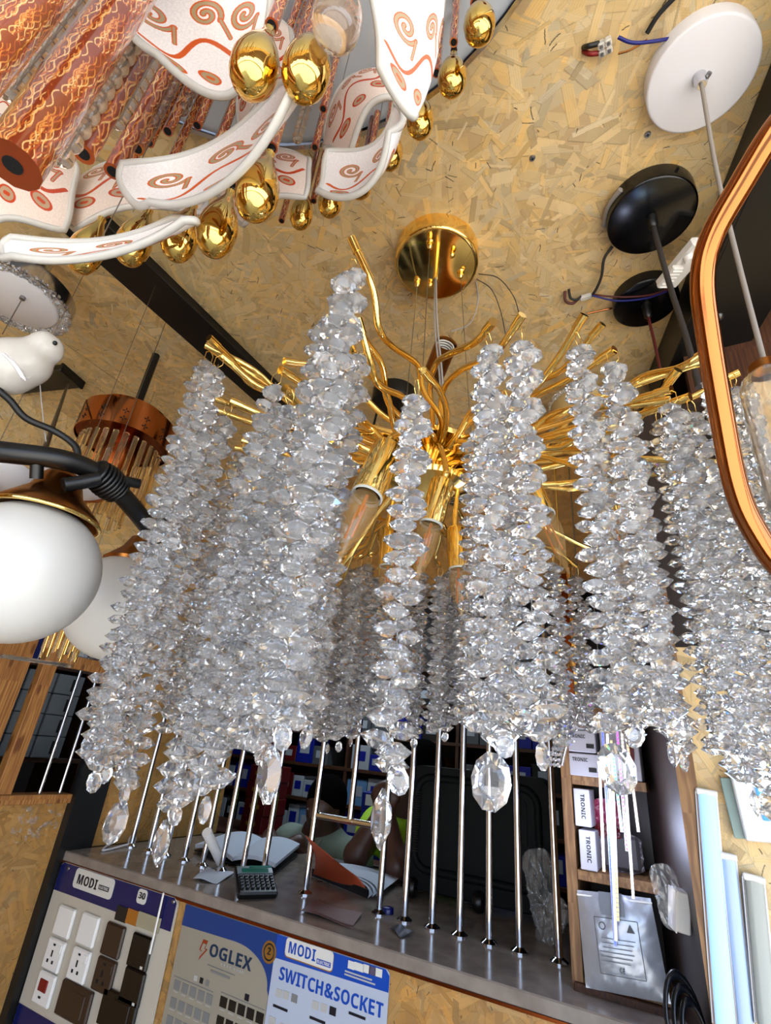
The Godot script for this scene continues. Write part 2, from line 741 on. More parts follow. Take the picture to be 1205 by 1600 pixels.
func make_materials():
	var sb = strand_board()
	var osb := mat(Color(1, 1, 1), 0.42)
	osb.albedo_texture = sb[0]
	osb.uv1_triplanar = true
	osb.uv1_world_triplanar = true
	osb.uv1_scale = Vector3.ONE * 0.92
	osb.heightmap_enabled = true
	osb.heightmap_texture = sb[1]
	osb.heightmap_scale = 0.10
	M.osb = osb
	var osb2: StandardMaterial3D = osb.duplicate()
	osb2.albedo_color = Color(0.80, 0.70, 0.56)
	osb2.uv1_offset = Vector3(0.37, 0.61, 0.13)
	M.osb_aged = osb2
	M.gold = mat(Color(1.0, 0.85, 0.50), 0.08, 1.0)
	M.gold_drop = mat(Color(0.92, 0.76, 0.40), 0.05, 1.0)
	M.brass = mat(Color(0.62, 0.40, 0.20), 0.28, 1.0)
	M.copper = mat(Color(0.70, 0.43, 0.25), 0.12, 1.0)
	M.bronze = mat(Color(0.52, 0.26, 0.12), 0.22, 1.0)
	M.chrome = mat(Color(0.80, 0.80, 0.82), 0.10, 1.0)
	M.steel = mat(Color(0.55, 0.55, 0.56), 0.3, 1.0)
	M.wire = mat(Color(0.55, 0.53, 0.50), 0.35, 1.0)
	M.black = mat(Color(0.025, 0.025, 0.028), 0.38)
	M.black_satin = mat(Color(0.02, 0.022, 0.028), 0.18)
	M.black_beam = mat(Color(0.018, 0.018, 0.02), 0.45)
	M.case = mat(Color(0.05, 0.065, 0.068), 0.6)
	M.case.metallic_specular = 0.25
	M.dark_hole = mat(Color(0.01, 0.01, 0.01), 0.9)
	M.white = mat(Color(0.86, 0.85, 0.86), 0.35)
	M.white_gloss = mat(Color(0.88, 0.87, 0.85), 0.12)
	M.white_matte = mat(Color(0.85, 0.84, 0.83), 0.8)
	M.opal = mat(Color(0.78, 0.77, 0.75), 0.4)
	M.opal.clearcoat_enabled = true
	M.opal.clearcoat = 0.1
	M.opal.clearcoat_roughness = 0.15
	M.cable_grey = mat(Color(0.55, 0.52, 0.49), 0.6)
	M.cable_dark = mat(Color(0.17, 0.15, 0.14), 0.6)
	M.cable_black = mat(Color(0.03, 0.03, 0.03), 0.5)
	M.cable_clear = mat(Color(0.62, 0.60, 0.58), 0.3)
	M.red = mat(Color(0.50, 0.06, 0.05), 0.5)
	M.blue_wire = mat(Color(0.04, 0.07, 0.42), 0.5)
	M.maroon = mat(Color(0.30, 0.07, 0.06), 0.5)
	M.crystal = glass(Color(0.98, 0.98, 0.985, 0.08), 0.058)
	M.pendant = glass(Color(0.98, 0.98, 0.99, 0.06), 0.06)
	M.bead_smoke = glass(Color(0.86, 0.78, 0.70, 0.12), 0.052)
	M.amber_glass = glass(Color(0.98, 0.90, 0.72, 0.05), 0.05)
	M.clear_glass = glass(Color(0.98, 0.96, 0.93, 0.06), 0.05)
	M.bulb = pane(Color(0.72, 0.56, 0.30, 0.30), 0.02)
	M.film = pane(Color(0.85, 0.85, 0.85, 0.10), 0.10)
	M.socket_in = mat(Color(0.80, 0.80, 0.78), 0.4)
	M.filament = mat(Color(0.85, 0.45, 0.20), 0.5)
	M.plate = mat(Color(0.70, 0.73, 0.76), 0.12)
	var pt := mat(Color(1, 1, 1), 0.22)
	pt.albedo_texture = petal_print(Color(0.93, 0.91, 0.90), Color(0.80, 0.36, 0.17), Color(0.66, 0.58, 0.44))
	pt.backlight_enabled = true
	pt.backlight = Color(0.6, 0.55, 0.5)
	M.petal = pt
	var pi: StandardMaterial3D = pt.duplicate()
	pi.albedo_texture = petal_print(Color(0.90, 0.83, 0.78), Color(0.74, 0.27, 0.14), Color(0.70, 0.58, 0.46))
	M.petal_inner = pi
	M.petal_rim = glass(Color(0.95, 0.94, 0.91, 0.45), 0.05, 0.25)
	var rd := mat(Color(1, 1, 1), 0.15)
	rd.albedo_texture = rod_print()
	rd.uv1_scale = Vector3(1, 0.5, 1)
	rd.clearcoat_enabled = true
	rd.clearcoat = 0.8
	rd.clearcoat_roughness = 0.05
	M.rod = rd
	var rd2: StandardMaterial3D = rd.duplicate()
	rd2.albedo_color = Color(0.62, 0.50, 0.50)
	M.rod_dark = rd2
	var rd3: StandardMaterial3D = rd.duplicate()
	rd3.uv1_scale = Vector3(3, 1.6, 1)
	M.rod_big = rd3
	var wd := mat(Color(1, 1, 1), 0.6)
	wd.albedo_texture = wood_grain(Color(0.74, 0.53, 0.28), Color(0.50, 0.31, 0.14), 3, 5)
	wd.uv1_triplanar = true
	wd.uv1_scale = Vector3(5, 2.5, 5)
	M.wood = wd
	var pl := mat(Color(1, 1, 1), 0.55)
	pl.albedo_texture = wood_grain(Color(0.62, 0.47, 0.30), Color(0.42, 0.29, 0.18), 8, 0)
	pl.uv1_triplanar = true
	pl.uv1_scale = Vector3(4, 4, 4)
	M.ply = pl
	var db := mat(Color(1, 1, 1), 0.5)
	db.albedo_texture = wood_grain(Color(0.19, 0.13, 0.10), Color(0.13, 0.085, 0.065), 15, 0)
	db.uv1_triplanar = true
	db.uv1_scale = Vector3(2, 2, 2)
	M.brown_board = db
	var dbeam: StandardMaterial3D = wd.duplicate()
	dbeam.albedo_color = Color(0.44, 0.36, 0.32)
	M.wood_dark = dbeam
	var tl := mat(Color(1, 1, 1), 0.16)
	tl.albedo_texture = noise_tex(Color(0.44, 0.40, 0.37), Color(0.56, 0.52, 0.48), 0.02, 4)
	tl.uv1_triplanar = true
	tl.uv1_world_triplanar = true
	tl.uv1_scale = Vector3(2, 2, 2)
	M.tile = tl
	var cc := mat(Color(1, 1, 1), 0.9)
	cc.albedo_texture = noise_tex(Color(0.66, 0.63, 0.58), Color(0.78, 0.75, 0.70), 0.01, 6)
	cc.uv1_triplanar = true
	cc.uv1_world_triplanar = true
	M.concrete = cc
	M.blue_print = mat(Color(0.02, 0.10, 0.42), 0.25)
	M.poster_white = mat(Color(0.80, 0.79, 0.76), 0.35)
	M.silver_bag = mat(Color(0.66, 0.68, 0.72), 0.28, 0.45)
	M.skin = mat(Color(0.31, 0.20, 0.16), 0.45)
	M.hair = mat(Color(0.03, 0.027, 0.026), 1.0)
	M.hair.metallic_specular = 0.1
	M.bird = mat(Color(0.76, 0.74, 0.71), 0.2)
	M.paper = mat(Color(0.78, 0.82, 0.88), 0.8)

# ---------------------------------------------------------------- the place
func slab_box(x0: float, x1: float, y0: float, y1: float, z0: float, z1: float, b := 0.0) -> Array:
	return [box(Vector3(absf(x1 - x0), absf(y1 - y0), absf(z1 - z0)), b), at(Vector3((x0 + x1) / 2, (y0 + y1) / 2, (z0 + z1) / 2))]

func bstruct(nm: String, mt: Material, x0: float, x1: float, y0: float, y1: float, z0: float, z1: float):
	var b := slab_box(x0, x1, y0, y1, z0, z1)
	return struct(nm, b[0], mt, b[1])

func bpart(parent: Node, nm: String, mt: Material, x0: float, x1: float, y0: float, y1: float, z0: float, z1: float, bev := 0.0):
	var b := slab_box(x0, x1, y0, y1, z0, z1, bev)
	return part(parent, nm, b[0], mt, b[1])

func build_shell():
	bstruct("floor", M.concrete, -3.5, 1.6, -0.1, 0.0, -3.5, 1.4)
	bstruct("ground", M.concrete, -30, 30, -0.25, -0.1, -3.5, 40)
	var c := struct_root("ceiling")
	for p in [[-2.0, -1.596], [-1.592, -1.082], [-1.078, 0.36]]:
		bpart(c, "strand_board_panel", M.osb, p[0], p[1], 2.6, 2.618, -1.55, 1.3)
	bpart(c, "roof_slab", M.wood_dark, -3.5, 1.6, 2.63, 2.75, -3.5, 1.35)
	for i in 5:   # bare boards past the steel beam
		var x0 := 0.364 + i * 0.23
		bpart(c, "ceiling_plank", M.wood_dark, x0, x0 + 0.222, 2.6 + (i % 2) * 0.006, 2.622, -1.55, 1.3)
	bpart(c, "ceiling_batten", M.wood, -3.5, -2.0, 2.6, 2.62, -3.5, 1.3)
	# outer shell of the building
	bstruct("wall_back", M.brown_board, -3.5, 1.6, 0, 2.63, -3.5, -3.42)
	bstruct("wall_side", M.brown_board, -3.5, -3.42, 0, 2.63, -3.42, 1.3)
	bstruct("wall_far_right", M.brown_board, 0.55, 0.6, 0, 2.63, -3.42, -1.2)
	bstruct("wall_front", M.osb_aged, -3.42, -0.9, 0, 2.63, 1.3, 1.38)
	bstruct("wall_right", M.osb, 1.3, 1.36, 0, 2.63, -1.2, -0.75)
	bstruct("lintel_front", M.osb_aged, -0.9, 1.36, 2.35, 2.63, 1.3, 1.38)
	# black steel members under the ceiling
	var bm := thing("steel_beam", "black steel beam running under the board ceiling left of the gold canopy", "beam", Vector3(-1.08, 2.6, -0.3))
	part(bm, "flange", box(Vector3(0.12, 0.012, 2.4), 0.002), M.black_beam, at(Vector3(0, -0.047, 0)))
	part(bm, "web", box(Vector3(0.07, 0.04, 2.4)), M.black_beam, at(Vector3(0.0, -0.02, 0)))
	var b2 := thing("steel_channel", "black steel channel crossing the ceiling corner beside the white round canopy", "beam", Vector3(0.228, 2.6, -0.83))
	b2.rotation.y = 0.295
	part(b2, "web", box(Vector3(0.012, 0.11, 1.35), 0.002), M.black_beam, at(Vector3(0.005, -0.057, 0.1)))
	part(b2, "flange", box(Vector3(0.16, 0.01, 1.35), 0.002), M.black_beam, at(Vector3(0.085, -0.108, 0.1)))
	part(b2, "end_plate", box(Vector3(0.13, 0.012, 0.10), 0.002), M.black_beam, at(Vector3(0.03, -0.12, -0.60)))
	for z in [-0.58, -0.25]:
		part(b2, "bolt", lathe([Vector2(0.0001, -0.008), Vector2(0.008, -0.006), Vector2(0.010, 0.0)], 10), M.steel, at(Vector3(0.06, -0.113, z)))
	# screws driven into the boards
	for s in [[Vector3(-0.1064, 2.6000, -0.6225), "cross-head screw in the ceiling board between the gold and white canopies"], [Vector3(0.0984, 2.6000, -0.6720), "small screw in the ceiling board by the edge of the white canopy"]]:
		var sc := thing("screw", s[1], "screw", s[0], "screws in the ceiling boards")
		part(sc, "head", lathe([Vector2(0.0001, -0.003), Vector2(0.005, -0.003), Vector2(0.0062, 0.0)], 14), M.steel)
		part(sc, "slot", merged([[box(Vector3(0.006, 0.001, 0.0013)), at(Vector3(0, -0.0033, 0))], [box(Vector3(0.0013, 0.001, 0.006)), at(Vector3(0, -0.0033, 0))]]), M.dark_hole)
	var bt := thing("black_screw", "black countersunk screw half driven beside the white canopy rim", "screw", Vector3(0.2446, 2.6000, -0.5694))
	part(bt, "shank", tube([Vector3(0, 0, 0), Vector3(0.006, -0.02, 0.0)], 0.0018, 8), M.black)
	part(bt, "head", lathe([Vector2(0.0001, 0.0), Vector2(0.0055, 0.0), Vector2(0.002, 0.006)], 14), M.black, along(Vector3(-0.2, 1, 0), Vector3(0.006, -0.024, 0)))

func build_window_wall():
	var w := struct_root("wall_window")
	bpart(w, "strand_board_panel", M.osb_aged, -1.97, -1.18, 0, 1.05, -1.49, -1.36)
	bpart(w, "strand_board_panel", M.osb_aged, -1.176, -0.28, 0, 1.05, -1.49, -1.36)
	bpart(w, "strand_board_panel", M.osb_aged, -0.276, 0.0, 0, 1.05, -1.49, -1.36)
	bpart(w, "header_board", M.osb_aged, -2.0, 0.55, 2.02, 2.6, -1.62, -1.55)
	bpart(w, "jamb_board", M.osb_aged, -2.0, -1.985, 1.08, 2.02, -2.1, -1.46)
	bpart(w, "corner_post", M.black_beam, -2.0, -1.965, 0, 2.6, -1.45, -1.325)
	var led := struct_root("window_sill")
	bpart(led, "tile_top", M.tile, -1.97, -0.05, 1.05, 1.08, -2.12, -1.352, 0.003)
	bpart(led, "edge_trim", M.bronze, -1.97, -0.05, 1.046, 1.052, -1.353, -1.349)
	# chrome bars
	var xs := [-1.913, -1.81, -1.718, -1.619, -1.526, -1.436, -1.342, -1.253, -1.080, -0.818, -0.737, -0.654, -0.575, -0.495, -0.417, -0.322]
	var tall := lathe([Vector2(0.0095, 0.0), Vector2(0.0095, 0.95)], 16)
	var fl := lathe([Vector2(0.022, 0.0), Vector2(0.022, 0.004), Vector2(0.013, 0.010), Vector2(0.0097, 0.012)], 20)
	for i in xs.size():
		var nth := ["first", "second", "third", "fourth", "fifth", "sixth", "seventh", "eighth", "ninth", "tenth", "eleventh", "twelfth", "thirteenth", "fourteenth", "fifteenth", "last"]
		var where: String = nth[i] + " chrome bar from the black corner post in the counter window"
		if i == 8:
			where = "chrome window bar carrying the left end of the short crosspiece"
		elif i == 9:
			where = "chrome window bar carrying the right end of the short crosspiece"
		elif i == 15:
			where = "chrome window bar standing nearest the plywood goods shelf"
		var b := thing("window_bar", where, "bar", Vector3(xs[i], 1.08, -1.58), "chrome bars of the counter window")
		part(b, "rod", tall, M.chrome)
		part(b, "flange", fl, M.chrome)
	var cb := thing("crosspiece", "short chrome crosspiece with one upright, framing the pay hatch", "bar", Vector3(-1.08, 1.291, -1.58), "chrome bars of the counter window")
	part(cb, "rail", tube([Vector3(0.009, 0, 0), Vector3(0.253, 0, 0)], 0.0095, 16), M.chrome)
	part(cb, "upright", tube([Vector3(0.135, 0.0, 0), Vector3(0.135, 0.74, 0)], 0.0095, 16), M.chrome)
	part(cb, "sleeve", tube([Vector3(0.122, 0, 0), Vector3(0.148, 0, 0)], 0.0105, 16), M.chrome)

func build_left_wall():
	var w := struct_root("wall_left")
	bpart(w, "strand_board_panel", M.osb_aged, -2.03, -2.0, 0, 1.24, -1.33, -0.55)
	bpart(w, "strand_board_panel", M.osb_aged, -2.03, -2.0, 0, 1.24, -0.546, 1.3)
	bpart(w, "strand_board_panel", M.osb, -2.03, -2.0, 1.95, 2.6, -1.6, -0.3)
	bpart(w, "strand_board_panel", M.osb, -2.03, -2.0, 1.95, 2.6, -0.296, 1.3)
	bpart(w, "strand_board_panel", M.osb_aged, -2.03, -2.0, 1.24, 1.95, -0.45, 1.3)
	bpart(w, "sill_board", M.wood, -2.06, -1.985, 1.225, 1.254, -1.33, -0.45, 0.002)
	bpart(w, "stud", M.wood, -2.035, -1.995, 1.254, 1.95, -1.115, -1.065, 0.002)
	bpart(w, "wide_board", M.wood, -2.03, -1.998, 1.254, 1.95, -1.02, -0.80, 0.002)
	bpart(w, "rail", M.wood, -2.03, -1.998, 1.675, 1.72, -1.33, -1.115, 0.002)
	bpart(w, "stud", M.wood, -2.035, -1.995, 1.254, 1.95, -0.72, -0.67, 0.002)
	bpart(w, "rail", M.wood, -2.05, -1.998, 1.80, 1.83, -1.33, -0.45, 0.002)
	var rod := lathe([Vector2(0.0065, 0.0), Vector2(0.0065, 0.42)], 12)
	var k := 0
	for z in [-1.219, -1.292]:
		solo("side_bar", rod, M.chrome, ["thin chrome bar of the side opening next to the wooden stud", "thin chrome bar of the side opening beside the black corner post"][k], "bar", at(Vector3(-2.015, 1.254, z)), "chrome bars of the side opening")
		k += 1
	# the stock room seen through it
	var rack := thing("side_rack", "dark wooden rack of grey cartons behind the side opening", "shelf", Vector3(-2.75, 0, -0.95))
	for y in [1.0, 1.32, 1.72, 2.05]:
		part(rack, "shelf_board", box(Vector3(0.36, 0.02, 1.5), 0.002), M.wood_dark, at(Vector3(0, y, 0)))
	for z in [-0.76, 0.76]:
		part(rack, "upright", box(Vector3(0.36, 2.1, 0.025)), M.wood_dark, at(Vector3(0, 1.05, z)))
	var grey := mat(Color(0.46, 0.48, 0.50), 0.7)
	var carton := box(Vector3(0.2, 0.088, 0.13), 0.003)
	var slot := box(Vector3(0.004, 0.055, 0.022))
	var n := 0
	for r in 4:
		for c in 6:
			var z := -1.52 + c * 0.138
			var o := thing("grey_carton", "grey slotted carton, %s from the rear, in the %s row of the side rack" % [["first", "second", "third", "fourth", "fifth", "sixth"][c], ["lowest", "second", "third", "highest"][r]], "carton", Vector3(-2.66, 1.33 + r * 0.091 , z), "grey cartons on the side rack")
			part(o, "body", carton, grey, at(Vector3(0, 0.045, 0)))
			part(o, "slot", slot, M.dark_hole, at(Vector3(0.1, 0.045 , 0.02 * ((c * 7 + r * 3) % 3 - 1))))
			n += 1
	var cols := [Color(0.02, 0.08, 0.40), Color(0.30, 0.48, 0.62), Color(0.03, 0.05, 0.12), Color(0.25, 0.27, 0.28)]
	var names := ["royal blue", "pale blue", "navy", "charcoal"]
	for c in 8:
		var q: int = (c * 3) % 4
		var h: float = 0.10 + 0.035 * ((c * 5) % 4)
		var o := thing("packet", "%s packet on the lower side-rack shelf, %s from the rear" % [names[q], ["first", "second", "third", "fourth", "fifth", "sixth", "seventh", "eighth"][c]], "packet", Vector3(-2.64, 1.01, -1.50 + c * 0.13), "packets on the side rack")
		part(o, "body", box(Vector3(0.18, h, 0.10), 0.004), mat(cols[q], 0.4), at(Vector3(0, h / 2, 0)))
		part(o, "label", box(Vector3(0.002, h * 0.35, 0.06)), M.white_matte, at(Vector3(0.0905, h * 0.6, 0)))
	for c in 6:
		var q: int = (c * 3 + 1) % 4
		var o := thing("packet", "%s packet on the upper side-rack shelf, %s from the rear" % [names[q], ["first", "second", "third", "fourth", "fifth", "sixth"][c]], "packet", Vector3(-2.64, 1.73, -1.50 + c * 0.15), "packets on the side rack")
		part(o, "body", box(Vector3(0.18, 0.13, 0.11), 0.004), mat(cols[q], 0.4), at(Vector3(0, 0.065, 0)))
		part(o, "label", box(Vector3(0.002, 0.05, 0.06)), M.white_matte, at(Vector3(0.0905, 0.08, 0)))
	# crumpled film on the panel
	var bag := thing("plastic_bag", "crumpled clear plastic bag tucked against the side board panel", "bag", Vector3(-1.985, 1.17, -1.24))
	part(bag, "film", crumple(0.16, 0.11, 0.018, 3), M.film, at(Vector3(0, 0, 0), Vector3(0, 90, 8)))

func crumple(w: float, h: float, amp: float, seed_: int) -> ArrayMesh:
	var nz := FastNoiseLite.new()
	nz.seed = seed_
	nz.frequency = 1.0
	nz.noise_type = FastNoiseLite.TYPE_CELLULAR
	return sheet(func(u, v):
		var x: float = (u - 0.5) * w
		var y: float = (v - 0.5) * h
		var k: float = 1.0 - pow(absf(2 * u - 1), 4.0) * 0.3
		return Vector3(x + amp * 0.4 * nz.get_noise_2d(y * 60, x * 60), y * k, amp * nz.get_noise_2d(x * 40 + 3, y * 40) + amp * 0.6 * nz.get_noise_2d(x * 110, y * 90)), 26, 18, 0.0012)

func build_right_side():
	var a := Vector3(-0.085, 1.3, -1.62)
	var b := Vector3(0.0, 1.3, -1.165)
	var mid := (a + b) / 2
	var w := struct("wall_partition", box(Vector3(0.014, 2.2, a.distance_to(b))), M.brown_board, Transform3D(Basis(Vector3.UP, atan2(b.x - a.x, b.z - a.z)), mid))
	w.position.y = 1.1
	bstruct("trim_1", M.ply, -0.012, 0.018, 0, 1.9, -1.17, -1.152)
	bstruct("wall_display", M.osb, 0.0, 1.36, 0, 1.74, -1.2, -1.17)
	bstruct("wall_above_display", M.brown_board, 0.0, 1.36, 1.74, 2.34, -1.23, -1.2)
	bstruct("wall_upper_right", M.osb, 0.16, 1.36, 2.0, 2.34, -1.2, -1.18)
	bstruct("trim_2", M.black_beam, 0.16, 1.36, 1.955, 2.0, -1.2, -1.165)
	bstruct("trim_3", M.wood_dark, 0.14, 1.36, 2.34, 2.6, -1.25, -1.2)
	var bc := thing("small_blue_carton", "small bright blue carton on the display ledge behind the copper loop", "carton", Vector3(0.215, 1.74, -1.17))
	bpart(bc, "body", mat(Color(0.10, 0.32, 0.72), 0.4), -0.03, 0.03, 0.0, 0.09, -0.02, 0.02, 0.002)
	bpart(bc, "label", M.white_matte, -0.015, 0.015, 0.03, 0.055, 0.0195, 0.021)

func build_inner_room():
	var rack := thing("stock_shelf", "wooden stock shelf along the rear wall behind the counter", "shelf", Vector3(-1.9, 0, -3.2))
	for y in [0.98, 1.18, 1.38, 1.58, 1.78, 2.0]:
		part(rack, "shelf_board", box(Vector3(2.95, 0.018, 0.3)), M.wood_dark, at(Vector3(0, y - 0.009, 0)))
	for x in [-1.47, -0.75, 0.0, 0.75, 1.47]:
		part(rack, "upright", box(Vector3(0.02, 2.05, 0.3)), M.wood_dark, at(Vector3(x, 1.02, -0.002)))
	var r := RandomNumberGenerator.new()
	r.seed = 31
	var pal := [["white", Color(0.62, 0.64, 0.66)], ["royal blue", Color(0.02, 0.09, 0.50)], ["dark red", Color(0.34, 0.035, 0.03)], ["pale blue", Color(0.36, 0.52, 0.68)], ["ochre", Color(0.55, 0.38, 0.06)], ["charcoal", Color(0.05, 0.05, 0.06)], ["grey", Color(0.30, 0.31, 0.32)], ["green", Color(0.03, 0.25, 0.08)]]
	var mats := []
	for p in pal:
		mats.append(mat(p[1], 0.45))
	var ordi := ["first", "second", "third", "fourth", "fifth", "sixth", "seventh", "eighth", "ninth", "tenth", "eleventh", "twelfth", "thirteenth", "fourteenth", "fifteenth", "sixteenth", "seventeenth", "eighteenth", "nineteenth", "twentieth", "twenty-first", "twenty-second", "twenty-third", "twenty-fourth", "twenty-fifth", "twenty-sixth", "twenty-seventh", "twenty-eighth"]
	var lvl := ["lowest", "second", "third", "fourth", "fifth"]
	for s in 5:
		var y := 0.98 + 0.2 * s
		var x := -3.34
		var k := 0
		while x < -0.5:
			var wd := r.randf_range(0.085, 0.17)
			var h := r.randf_range(0.09, 0.165)
			if int((x + 3.37) / 0.7333) != int((x + wd + 3.37) / 0.7333):
				x += 0.03
				continue
			var q := 0
			var roll := r.randf()
			if x < -2.72:
				q = 1 if roll < 0.6 else (0 if roll < 0.8 else 5)
			elif x < -2.38:
				q = 2 if roll < 0.85 else 0
			elif x < -1.5:
				q = 0 if roll < 0.4 else (3 if roll < 0.6 else (6 if roll < 0.8 else 1))
			elif x < -1.0:
				q = 6 if roll < 0.35 else (0 if roll < 0.55 else (4 if roll < 0.7 else 5))
			else:
				q = 1 if roll < 0.55 else (5 if roll < 0.75 else (7 if roll < 0.85 else 0))
			k += 1
			var o := thing("stock_box", "%s stock box, %s from the left on the %s rear shelf" % [pal[q][0], ordi[mini(k - 1, 27)], lvl[s]], "box", Vector3(x + wd / 2, y, -3.17), "stock boxes on the rear shelf")
			part(o, "body", box(Vector3(wd - 0.006, h, 0.2), 0.002), mats[q], at(Vector3(0, h / 2, 0)))
			part(o, "label", box(Vector3(wd * 0.55, h * 0.4, 0.002)), mats[0 if q != 0 else 1], at(Vector3(0, h * 0.55, 0.1005)))
			x += wd
	# tube lamp on the stock-room ceiling, out of the picture
	var tb := thing("stockroom_tube", "lit fluorescent tube on the ceiling of the room behind the bars", "ceiling lamp", Vector3(-1.6, 2.56, -2.55))
	part(tb, "housing", box(Vector3(1.2, 0.03, 0.06), 0.004), M.white, at(Vector3(0, 0.012, 0)))
	part(tb, "tube", tube([Vector3(-0.56, -0.02, 0), Vector3(0.56, -0.02, 0)], 0.013, 14), glow(Color(0.85, 0.93, 1.0), 2.0))
	var al := AreaLight3D.new()
	al.name = "stockroom_tube_glow"
	al.area_size = Vector2(1.1, 0.03)
	al.light_color = Color(0.85, 0.93, 1.0)
	al.light_energy = 1.1
	al.area_range = 8.0
	al.shadow_enabled = true
	al.position = Vector3(-1.6, 2.52, -2.55)
	al.basis = Basis.from_euler(Vector3(-PI / 2, 0, 0))
	add_child(al)
	# nearer stacks on the rear desk
	var desk := thing("rear_desk", "dark wooden desk against the stock shelf behind the two people", "desk", Vector3(-1.75, 0, -2.78))
	part(desk, "top", box(Vector3(2.2, 0.03, 0.42), 0.004), M.wood_dark, at(Vector3(0, 0.985, 0)))
	for x in [-1.05, 1.05]:
		part(desk, "leg", box(Vector3(0.05, 0.97, 0.38)), M.wood_dark, at(Vector3(x, 0.485, 0)))
	var blue: StandardMaterial3D = mats[1]
	for e in [[0, 0.0], [1, 0.098], [2, 0.196]]:
		var o := thing("blue_carton", ["bottom", "middle", "top"][e[0]] + " blue carton of the stack behind the seated person", "carton", Vector3(-1.46, 1.0 + e[1], -2.78), "stack of blue cartons")
		part(o, "body", box(Vector3(0.17, 0.097, 0.2), 0.003), blue, at(Vector3(0, 0.0485, 0)))
		part(o, "label", box(Vector3(0.05, 0.05, 0.002)), M.white_matte, at(Vector3(-0.035, 0.06, 0.1005)))
	for e in 4:
		var o := thing("red_carton", ["lowest", "second", "third", "highest"][e] + " dark red carton in the leaning red stack", "carton", Vector3(-2.28 + 0.006 * (e % 2), 1.0 + e * 0.088, -2.78), "stack of dark red cartons")
		part(o, "body", box(Vector3(0.16, 0.087, 0.2), 0.003), mats[2], at(Vector3(0, 0.0435, 0)))
		part(o, "label", box(Vector3(0.07, 0.02, 0.002)), mats[4], at(Vector3(0, 0.045, 0.1005)))
	# big black case behind the bars
	var cs := thing("equipment_case", "large black plastic equipment case with ribbed rounded border behind the bars", "case", Vector3(-0.63, 1.08, -1.90))
	cs.rotation.y = 0.06
	part(cs, "shell", slab(round_rect(0.48, 0.36, 0.04, 6), 0.12), M.case, at(Vector3(0, 0.205, 0)))
	var rim := []
	for p in round_rect(0.41, 0.27, 0.05, 6):
		rim.append(Vector3(p.x, p.y + 0.215, 0.062))
	part(cs, "border", tube(rim, 0.012, 8, true), M.case, Transform3D.IDENTITY)
	var ribs := []
	var rb := box(Vector3(0.004, 0.034, 0.006), 0.001)
	for i in 26:
		ribs.append([rb, at(Vector3(-0.205, 0.13 + i * 0.0068, 0.073), Vector3(0, 0, 90))])
	var rp := part(cs, "rib_strip", merged(ribs), M.black)
	rp.set_meta("kind", "stuff")
	part(cs, "inset_panel", slab(round_rect(0.20, 0.21, 0.02, 4), 0.012), M.case, at(Vector3(0.07, 0.215, 0.062)))
	for x in [-0.2, 0.02, 0.2]:
		part(cs, "wheel", lathe([Vector2(0.008, -0.014), Vector2(0.024, -0.014), Vector2(0.028, -0.008), Vector2(0.028, 0.008), Vector2(0.024, 0.014), Vector2(0.008, 0.014)], 18), M.black, at(Vector3(x, 0.029, 0.075), Vector3(0, 0, 90)))
	part(cs, "base_tray", box(Vector3(0.45, 0.02, 0.11), 0.004), M.case, at(Vector3(0, 0.03, 0.0)))

# ---------------------------------------------------------------- crystal chandelier
func lens_bead(r: float, h: float) -> ArrayMesh:
	var t := []
	var top := []
	var mid := []
	var bot := []
	for k in 8:
		var a := TAU * k / 8
		var b := TAU * (k + 0.5) / 8
		top.append(Vector3(cos(a) * r * 0.42, h, sin(a) * r * 0.42))
		mid.append(Vector3(cos(b) * r, 0, sin(b) * r))
		bot.append(Vector3(cos(a) * r * 0.42, -h, sin(a) * r * 0.42))
	for k in 8:
		var j := (k + 1) % 8
		t.append([top[k], top[j], mid[k]])
		t.append([mid[k], mid[j], top[j]])
		t.append([bot[k], bot[j], mid[k]])
		t.append([mid[k], mid[j], bot[j]])
	for k in range(1, 7):
		t.append([top[0], top[k], top[k + 1]])
		t.append([bot[0], bot[k], bot[k + 1]])
	return flat(t)

func octagon_drop(w: float, h: float, d: float) -> ArrayMesh:
	var t := []
	var rim := []
	var inn := []
	var inb := []
	for k in 10:
		var a := TAU * (k + 0.5) / 10
		rim.append(Vector3(sin(a) * w / 2, cos(a) * h / 2, 0))
		var b := TAU * k / 10
		inn.append(Vector3(sin(b) * w * 0.24, cos(b) * h * 0.24, d / 2))
		inb.append(Vector3(sin(b) * w * 0.24, cos(b) * h * 0.24, -d / 2))
	for k in 10:
		var j := (k + 1) % 10
		for q in [inn, inb]:
			t.append([rim[k], rim[j], q[j]])
			t.append([rim[k], q[j], q[k]])
	for k in range(1, 9):
		t.append([inn[0], inn[k], inn[k + 1]])
		t.append([inb[0], inb[k], inb[k + 1]])
	return flat(t)

func flame_bulb(r: float, L: float) -> ArrayMesh:
	return lathe([Vector2(0.0006, -L), Vector2(r * 0.10, -L * 0.97), Vector2(r * 0.16, -L * 0.88), Vector2(r * 0.36, -L * 0.74), Vector2(r * 0.70, -L * 0.56), Vector2(r * 0.94, -L * 0.40), Vector2(r, -L * 0.28), Vector2(r * 0.92, -L * 0.15), Vector2(r * 0.72, -L * 0.04), Vector2(r * 0.6, 0.0)], 20)

